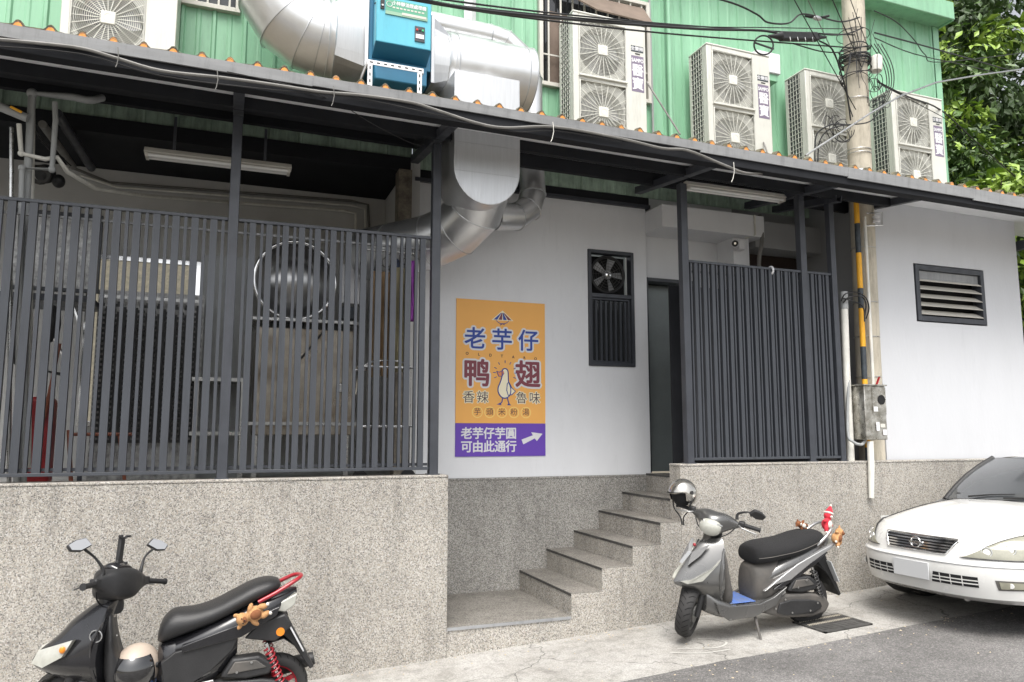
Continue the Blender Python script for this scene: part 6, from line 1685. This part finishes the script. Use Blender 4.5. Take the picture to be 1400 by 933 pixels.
# ---- plush toys tied to the scooters
M['tan'] = mat('tan_plush', (.46, .25, .11), .95, var=.25, scale=30, bump=.6, bscale=300); M['brownp'] = mat('brown_plush', (.22, .085, .035), .95, bump=.6, bscale=300)
M['redpl'] = mat('red_plush', (.55, .03, .05), .95, bump=.6, bscale=300); M['whpl'] = mat('white_plush', (.72, .68, .62), .95, bump=.6, bscale=300)
def plush(label, loc, rot, sc, mt, belly, hat=None, ears=True):
    t = T('plush_toy', label, 'plush toy', loc, 'plush toys tied to the scooters'); t.rotation_euler = rot; t.scale = (sc,) * 3
    mb = MB(); mb.ell((0, 0, 0), (.045, .040, .050), 16, 10); mb.ell((0, 0, .072), (.038, .036, .035), 16, 10)
    for s_ in (-1, 1):
        mb.ell((s_ * .045, -.012, .015), (.030, .015, .015), 10, 8, Matrix.Rotation(s_ * .6, 3, 'Y')); mb.ell((s_ * .025, -.02, -.05), (.018, .018, .030), 10, 8, Matrix.Rotation(s_ * .3, 3, 'Y'))
        if ears: mb.ell((s_ * .034, .0, .098), (.013, .008, .018), 10, 8, Matrix.Rotation(s_ * .5, 3, 'Y'))
    o = mb.build('body', mt, t, local=True, fix=False, smooth=180)
    r_ = o.modifiers.new('fuse', 'REMESH'); r_.mode = 'VOXEL'; r_.voxel_size = .0035; r_.use_smooth_shade = True
    MB().ell((0, -.030, .066), (.018, .016, .013), 12, 8).build('snout', belly, t, local=True, smooth=180)
    MB().ell((0, -.024, .0), (.030, .022, .034), 12, 8).build('belly', belly, t, local=True, smooth=180)
    for s_ in (-1, 1): MB().ell((s_ * .014, -.034, .080), (.004, .003, .004), 8, 6).build('eye', M['black'], t, local=True, smooth=180)
    MB().ell((0, -.046, .070), (.005, .004, .004), 8, 6).build('nose', M['black'], t, local=True, smooth=180)
    for s_ in (-1, 1): MB().ell((s_ * .028, -.03, -.078), (.011, .010, .010), 8, 6).build('foot', M['whpl'], t, local=True, smooth=180)
    if hat:
        MB().rev([(.034, 0), (.030, .02), (.014, .055), (.004, .07)], (0, 0, .095), (.1, 0, 1), 18).build('hat', hat, t, local=True, smooth=60)
        MB().torus((0, 0, .094), (0, 0, 1), .034, .009, 20, 8).build('hat_band', M['whpl'], t, local=True, smooth=60)
        MB().ell((.008, 0, .168), (.011,) * 3, 10, 8).build('hat_bobble', M['whpl'], t, local=True, smooth=180)
    return t
plush('tan plush bear with brown belly tied under the red grab rail of the black scooter', on(S1, (-.455, .205, .775)), (0, -1.9, .2), 1.0, M['tan'], M['brownp'])
plush('red plush santa on the grab rail of the silver scooter', on(S2, (-.77, .07, .905)), (0, .45, .3), .95, M['redpl'], M['whpl'], M['redpl'], ears=False)
plush('tan plush bear hanging behind the seat of the silver scooter, right of the santa', on(S2, (-.80, .16, .80)), (0, 1.0, .4), .95, M['tan'], M['brownp'])
plush('brown plush bear behind the seat of the silver scooter, left of the santa', on(S2, (-.60, -.05, .875)), (0, -1.2, .2), .66, M['brownp'], M['whpl'])

# ================================================================ white saloon car (local frame as above)
M['carw'] = mat('white_car_paint', (.64, .638, .62), .25, coat=.7, var=.02, scale=2, rvar=.05)
M['carglass'] = mat('tinted_windscreen', (.075, .08, .085), .10, coat=.3, spec=.8)
ct = T('parked_car', 'white saloon car parked nose-left at the right edge under the louvre', 'car', (6.99, 4.47, gz(6.5)), None, pi - .035)
ct.scale = (.93, .93, .87); ct.rotation_euler = (0, -.0, pi + .03)
kw = dict(local=True)
LVL = [(.20, 2.12, 1.62, .78), (.24, 2.20, 1.60, .82), (.34, 2.235, 1.58, .838), (.45, 2.245, 1.56, .845), (.50, 2.235, 1.56, .845), (.515, 2.205, 1.55, .84), (.56, 2.185, 1.50, .84), (.64, 2.15, 1.42, .84), (.70, 2.10, 1.34, .835), (.735, 2.04, 1.28, .83)]
def lvl(z):
    for a, b_ in zip(LVL, LVL[1:]):
        if z <= b_[0]:
            q_ = max(0, (z - a[0]) / (b_[0] - a[0])); return [u + (v_ - u) * q_ for u, v_ in zip(a, b_)]
    return list(LVL[-1])
def fx(y, z):
    _, xf_, xs_, hw = lvl(z); s_ = min(1, abs(y) / hw)
    return xs_ + (xf_ - xs_) * (1 - s_ ** 3.0) ** .62
NS = 41
def sarr():
    out = []
    for k in range(NS):
        u = -1 + 2 * k / (NS - 1); out.append(math.copysign(1 - (1 - abs(u)) ** 1.8, u))
    return out
SS = sarr()
mb = MB(); rings = []
for l in LVL: rings.append([(fx(l[3] * s_, l[0]), l[3] * s_, l[0]) for s_ in SS])
mb.loft(rings[:6], cap=False, closed=False)
mb.loft([[(p[0] - .30, p[1] * .9, p[2]) for p in rings[0]], rings[0]], cap=False, closed=False)
mb.build('front_bumper', M['carw'], ct, smooth=35, **kw)
mb = MB(); mb.loft(rings[5:], cap=False, closed=False); mb.build('nose_panel', M['carw'], ct, smooth=35, **kw)
# hood and wings: from the leading edge back to the screen
def cowl(s_): return Vector((1.02 - .16 * s_ * s_, .755 * s_, .93 - .055 * s_ * s_))
rows = []
for k in range(13):
    q_ = k / 12; r_ = []
    for j, s_ in enumerate(SS):
        a = Vector(rings[-1][j]); b_ = cowl(s_); p = a.lerp(b_, q_)
        p.z += .034 * sin(pi * q_) ** .8 * (1 - .55 * s_ * s_) + (.012 if .52 < abs(s_) < .66 else 0) * sin(pi * q_)
        r_.append(tuple(p))
    rows.append(r_)
h0 = [[r_[j] for j in range(NS) if abs(SS[j]) < .80] for r_ in rows]
MB().loft(h0, cap=False, closed=False).build('bonnet', M['carw'], ct, smooth=50, **kw)
for sg in (-1, 1):
    h1 = [[r_[j] for j in range(NS) if SS[j] * sg > .77] for r_ in rows]
    MB().loft(h1, cap=False, closed=False).build('wing', M['carw'], ct, smooth=50, **kw)
    MB().tube([Vector(r_[[j for j in range(NS) if SS[j] * sg > .77][0 if sg > 0 else -1]]) + Vector((0, 0, .0015)) for r_ in rows], .0035, 5).build('shut_line', M['black'], ct, **kw)
    # body side
    mb = MB(); xs_ = [1.62, 1.45, 1.28, 1.1, .86, .4, -.2, -.9, -1.5, -2.0, -2.2]; vs = []
    for x in xs_:
        top = .735 + (.89 - .735) * min(1, max(0, (1.28 - x) / .42)); top += .03 * min(1, max(0, (.86 - x) / 2))
        for q_ in range(7):
            z = .20 + (top - .20) * q_ / 6; hw = (.80, .832, .843, .846, .842, .825, .765 if x < .9 else .83 - .065 * min(1, max(0, (1.28 - x) / .42)))[q_]
            if x > 1.28: hw = min(hw + .0, .845 if q_ < 5 else .83)
            vs.append((x, sg * hw * (1 if x > -1.9 else .95), z))
    mb.add(vs, [(i * 7 + j, i * 7 + j + 1, (i + 1) * 7 + j + 1, (i + 1) * 7 + j) for i in range(len(xs_) - 1) for j in range(6)])
    mb.build('body_side', M['carw'], ct, smooth=50, **kw)
    # wheels
    for x in (1.33, -1.30):
        w_ = MB(); w_.rev([(.20, -.09), (.29, -.095), (.305, -.06), (.305, .06), (.29, .095), (.20, .09)], (x, sg * .74, .302), (0, 1, 0), 36)
        tyr = w_.build('tyre', M['tyre'], ct, smooth=40, **kw)
        MB().rev([(.02, .10), (.08, .085), (.19, .09), (.205, .09), (.205, -.05)], (x, sg * .74, .302), (0, sg, 0), 30).build('hubcap', M['alu'], ct, smooth=30, **kw)
        MB().rev([(.345, -.14), (.35, .112), (.33, .112)], (x, sg * .735, .31), (0, sg, 0), 30, 0, 2 * pi).build('wheel_arch', M['blackp'], ct, **kw)
MB().box(-2.1, -.70, .19, 1.85, .70, .24).build('floor_pan', M['blackp'], ct, **kw)
# greenhouse
def scr(u, v_):
    "windscreen surface: u across -1..1, v up 0..1"
    b_ = cowl(u * .97) + Vector((-.01, 0, .004)); tp = Vector((.42 - .10 * u * u, .60 * u, 1.325 - .02 * u * u))
    p = b_.lerp(tp, v_); p.x += .03 * sin(pi * v_); p.z += .03 * sin(pi * v_); return tuple(p)
MB().loft([[scr(-1 + 2 * j / 20, i / 10) for j in range(21)] for i in range(11)], cap=False, closed=False).build('windscreen', M['carglass'], ct, smooth=60, **kw)
rf2 = MB(); rows = []
for i in range(12):
    q_ = i / 11; x = .42 - 1.57 * q_
    rows.append([(x - .10 * (1 - q_) * (-1 + 2 * j / 14) ** 2, (.60 - .02 * q_) * (-1 + 2 * j / 14), 1.325 + .06 * sin(pi * min(1, q_ * .8 + .12)) - .05 * ((-1 + 2 * j / 14) ** 4) - .012) for j in range(15)])
rf2.loft(rows, cap=False, closed=False).build('roof', M['carw'], ct, smooth=60, **kw)
for sg in (-1, 1):
    MB().tube([Vector(scr(sg * 1.0, q_)) + Vector((-.01, sg * .008, 0)) for q_ in (0, .25, .5, .75, 1)], .026, 8).build('a_pillar', M['blackp'], ct, smooth=60, **kw)
    MB().tube([Vector(scr(sg * 1.0, q_)) + Vector((-.035, sg * .02, -.01)) for q_ in (0, .25, .5, .75, 1)], .030, 8).build('a_pillar_panel', M['carw'], ct, smooth=60, **kw)
    mb = MB(); mb.add([(.78, sg * .762, .90), (-1.3, sg * .76, .93), (-1.15, sg * .58, 1.30), (.32, sg * .605, 1.29)], [(0, 1, 2, 3)]); mb.build('side_window', M['carglass'], ct, fix=False, **kw)
    if sg > 0: MB().ell((.72, sg * .90, .99), (.06, .10, .065), 16, 10).build('door_mirror', M['carw'], ct, smooth=90, **kw)
mb = MB(); mb.add([(-1.15, -.58, 1.31), (-1.15, .58, 1.31), (-1.75, .70, .95), (-1.75, -.70, .95)], [(0, 1, 2, 3)]); mb.build('rear_window', M['carglass'], ct, fix=False, **kw)
mb = MB(); mb.box(-2.2, -.76, .20, -1.70, .76, .94); mb.build('boot', M['carw'], ct, bevel=.06, seg=4, **kw)
for y0_, y1_ in ((-.55, .05), (-.05, .55)):
    p0, p1 = Vector(scr(y0_, .02)) + Vector((.02, 0, .012)), Vector(scr(y1_, .10 if y0_ < -.3 else .08)) + Vector((.012, 0, .014))
    MB().tube([p0, (p0 + p1) / 2 + Vector((.004, 0, .006)), p1], [.010, .007, .004], 6).build('wiper', M['blackp'], ct, **kw)
for y in (-.33, .33): MB().ell((1.20, y, .985), (.016, .02, .008), 10, 6).build('washer_jet', M['blackp'], ct, smooth=90, **kw)
# patches that sit on the front surface
def patch(f, nu=16, nv=8, off=.006, bul=0.0):
    mb = MB(); r_ = []
    for i in range(nv + 1):
        row = []
        for j in range(nu + 1):
            y, z = f(j / nu, i / nv); row.append((fx(y, z) + off + bul * (sin(pi * i / nv) * sin(pi * j / nu)) ** .5, y * (1 + off / 1.2), z))
        r_.append(row)
    return mb.loft(r_, cap=False, closed=False)
def quadf(c00, c10, c11, c01, bulge=0.0):
    return lambda u, v_: tuple((1 - u) * (1 - v_) * a + u * (1 - v_) * b_ + u * v_ * c + (1 - u) * v_ * d for a, b_, c, d in zip(c00, c10, c11, c01))
gq = quadf((-.265, .560), (.265, .560), (.335, .680), (-.335, .680))
gr_ = patch(gq, 20, 6, .001).build('grille_back', M['black'], ct, smooth=60, **kw)
for k in range(5):
    f = lambda u, v_, k=k: (gq(u, 0)[0] * (1 + .26 * (k + .6) / 5.2), .575 + k * .0225 + v_ * .011)
    patch(f, 20, 1, .010).build('grille_bar', M['chrome'], gr_, smooth=60, **kw)
def edge(p0, p1, n_=14): return [(fx(a, b_) + .010, a, b_) for a, b_ in [(p0[0] + (p1[0] - p0[0]) * i / n_, p0[1] + (p1[1] - p0[1]) * i / n_) for i in range(n_ + 1)]]
MB().tube(edge((-.265, .560), (.265, .560)) + edge((.265, .560), (.335, .680))[1:] + edge((.335, .680), (-.335, .680))[1:] + edge((-.335, .680), (-.265, .560))[1:], .007, 6).build('grille_surround', M['chrome'], gr_, smooth=60, **kw)
em = Vector((fx(0, .62) + .022, 0, .622)); MB().torus(em, (1, 0, .1), .044, .0055, 30, 8).build('badge_ring', M['chrome'], gr_, smooth=60, **kw)
MB().box(em.x - .002, -.058, .613, em.x + .006, .058, .631).build('badge_bar', M['chrome'], gr_, bevel=.002, **kw)
for sg in (-1, 1):
    hf = lambda u, v_, sg=sg: (sg * (.370 + (.822 - .370 - .02 * v_) * u + .10 * v_ * (1 - u) ** 1.5), .550 + v_ * (.035 + .150 * min(1, (u * 1.9)) ** .7) * (1 - .10 * max(0, u - .7)))
    hl = patch(hf, 28, 14, .010, .012).build('headlight', M['lensy'], ct, smooth=60, **kw)
    MB().tube([(fx(*hf(u / 20, 1)) + .012, hf(u / 20, 1)[0] * 1.008, hf(u / 20, 1)[1]) for u in range(21)], .004, 5).build('headlight_rim', M['blackp'], hl, **kw)
    MB().tube([(fx(*hf(u / 20, 0)) + .012, hf(u / 20, 0)[0] * 1.005, hf(u / 20, 0)[1]) for u in range(21)], .004, 5).build('headlight_rim', M['blackp'], hl, **kw)
    for (y, z, r_) in ((.53, .605, .036), (.635, .632, .040)):
        c = Vector((fx(y, z) + .024, sg * y, z)); MB().torus(c, (1, sg * .5, .15), r_, .0035, 26, 6).build('reflector', M['chrome'], hl, smooth=60, **kw)
        MB().rev([(0, .006), (r_ * .7, .003)], c, (1, sg * .5, .15), 20).build('bulb_lens', M['glassw'], hl, **kw)
    patch(lambda u, v_, sg=sg: (sg * (.70 + .05 * u), .575 + .12 * v_), 3, 6, .021).build('indicator', M['tube'], hl, smooth=60, **kw)
    lg = patch(quadf((sg * .17, .325), (sg * .50, .325), (sg * .50, .408), (sg * .19, .412)), 10, 4, .002).build('intake', M['black'], ct, smooth=60, **kw)
    for k in range(2): patch(lambda u, v_, k=k, sg=sg: (sg * (.175 + .325 * u), .347 + k * .027 + v_ * .009), 10, 1, .006).build('intake_bar', M['carw'], lg, **kw)
    for k in range(3): patch(lambda u, v_, k=k, sg=sg: (sg * (.24 + .08 * k + .007 * u), .327 + v_ * .082), 1, 3, .007).build('intake_rib', M['carw'], lg, **kw)
    fq = patch(quadf((sg * .60, .318), (sg * .735, .325), (sg * .755, .395), (sg * .59, .395)), 8, 4, .003).build('fog_recess', M['dusty'], ct, smooth=60, **kw)
    patch(quadf((sg * .615, .330), (sg * .715, .335), (sg * .725, .385), (sg * .61, .385)), 8, 4, .008).build('fog_lamp', M['lensy'], fq, smooth=60, **kw)
    MB().rev([(0, .004), (.019, .004), (.021, 0)], (fx(.665, .36) + .012, sg * .665, .358), (1, sg * .25, 0), 18).build('fog_bulb', M['glassw'], fq, **kw)
mb = MB(); mb.tube([(fx(y_, .495) + .003, y_, .495) for y_ in [(-.80 + 1.6 * i / 40) for i in range(41)]], .0035, 4); mb.build('bumper_crease', M['flash'], ct, **kw)
MB().box(fx(0, .40) + .006, -.165, .33, fx(0, .40) + .014, .165, .475).build('number_plate', M['plate'], ct, bevel=.004, **kw)
MB().ell((2.05, .33, .195), (.03, .02, .02), 10, 8).build('tow_eye', M['alu'], ct, **kw)
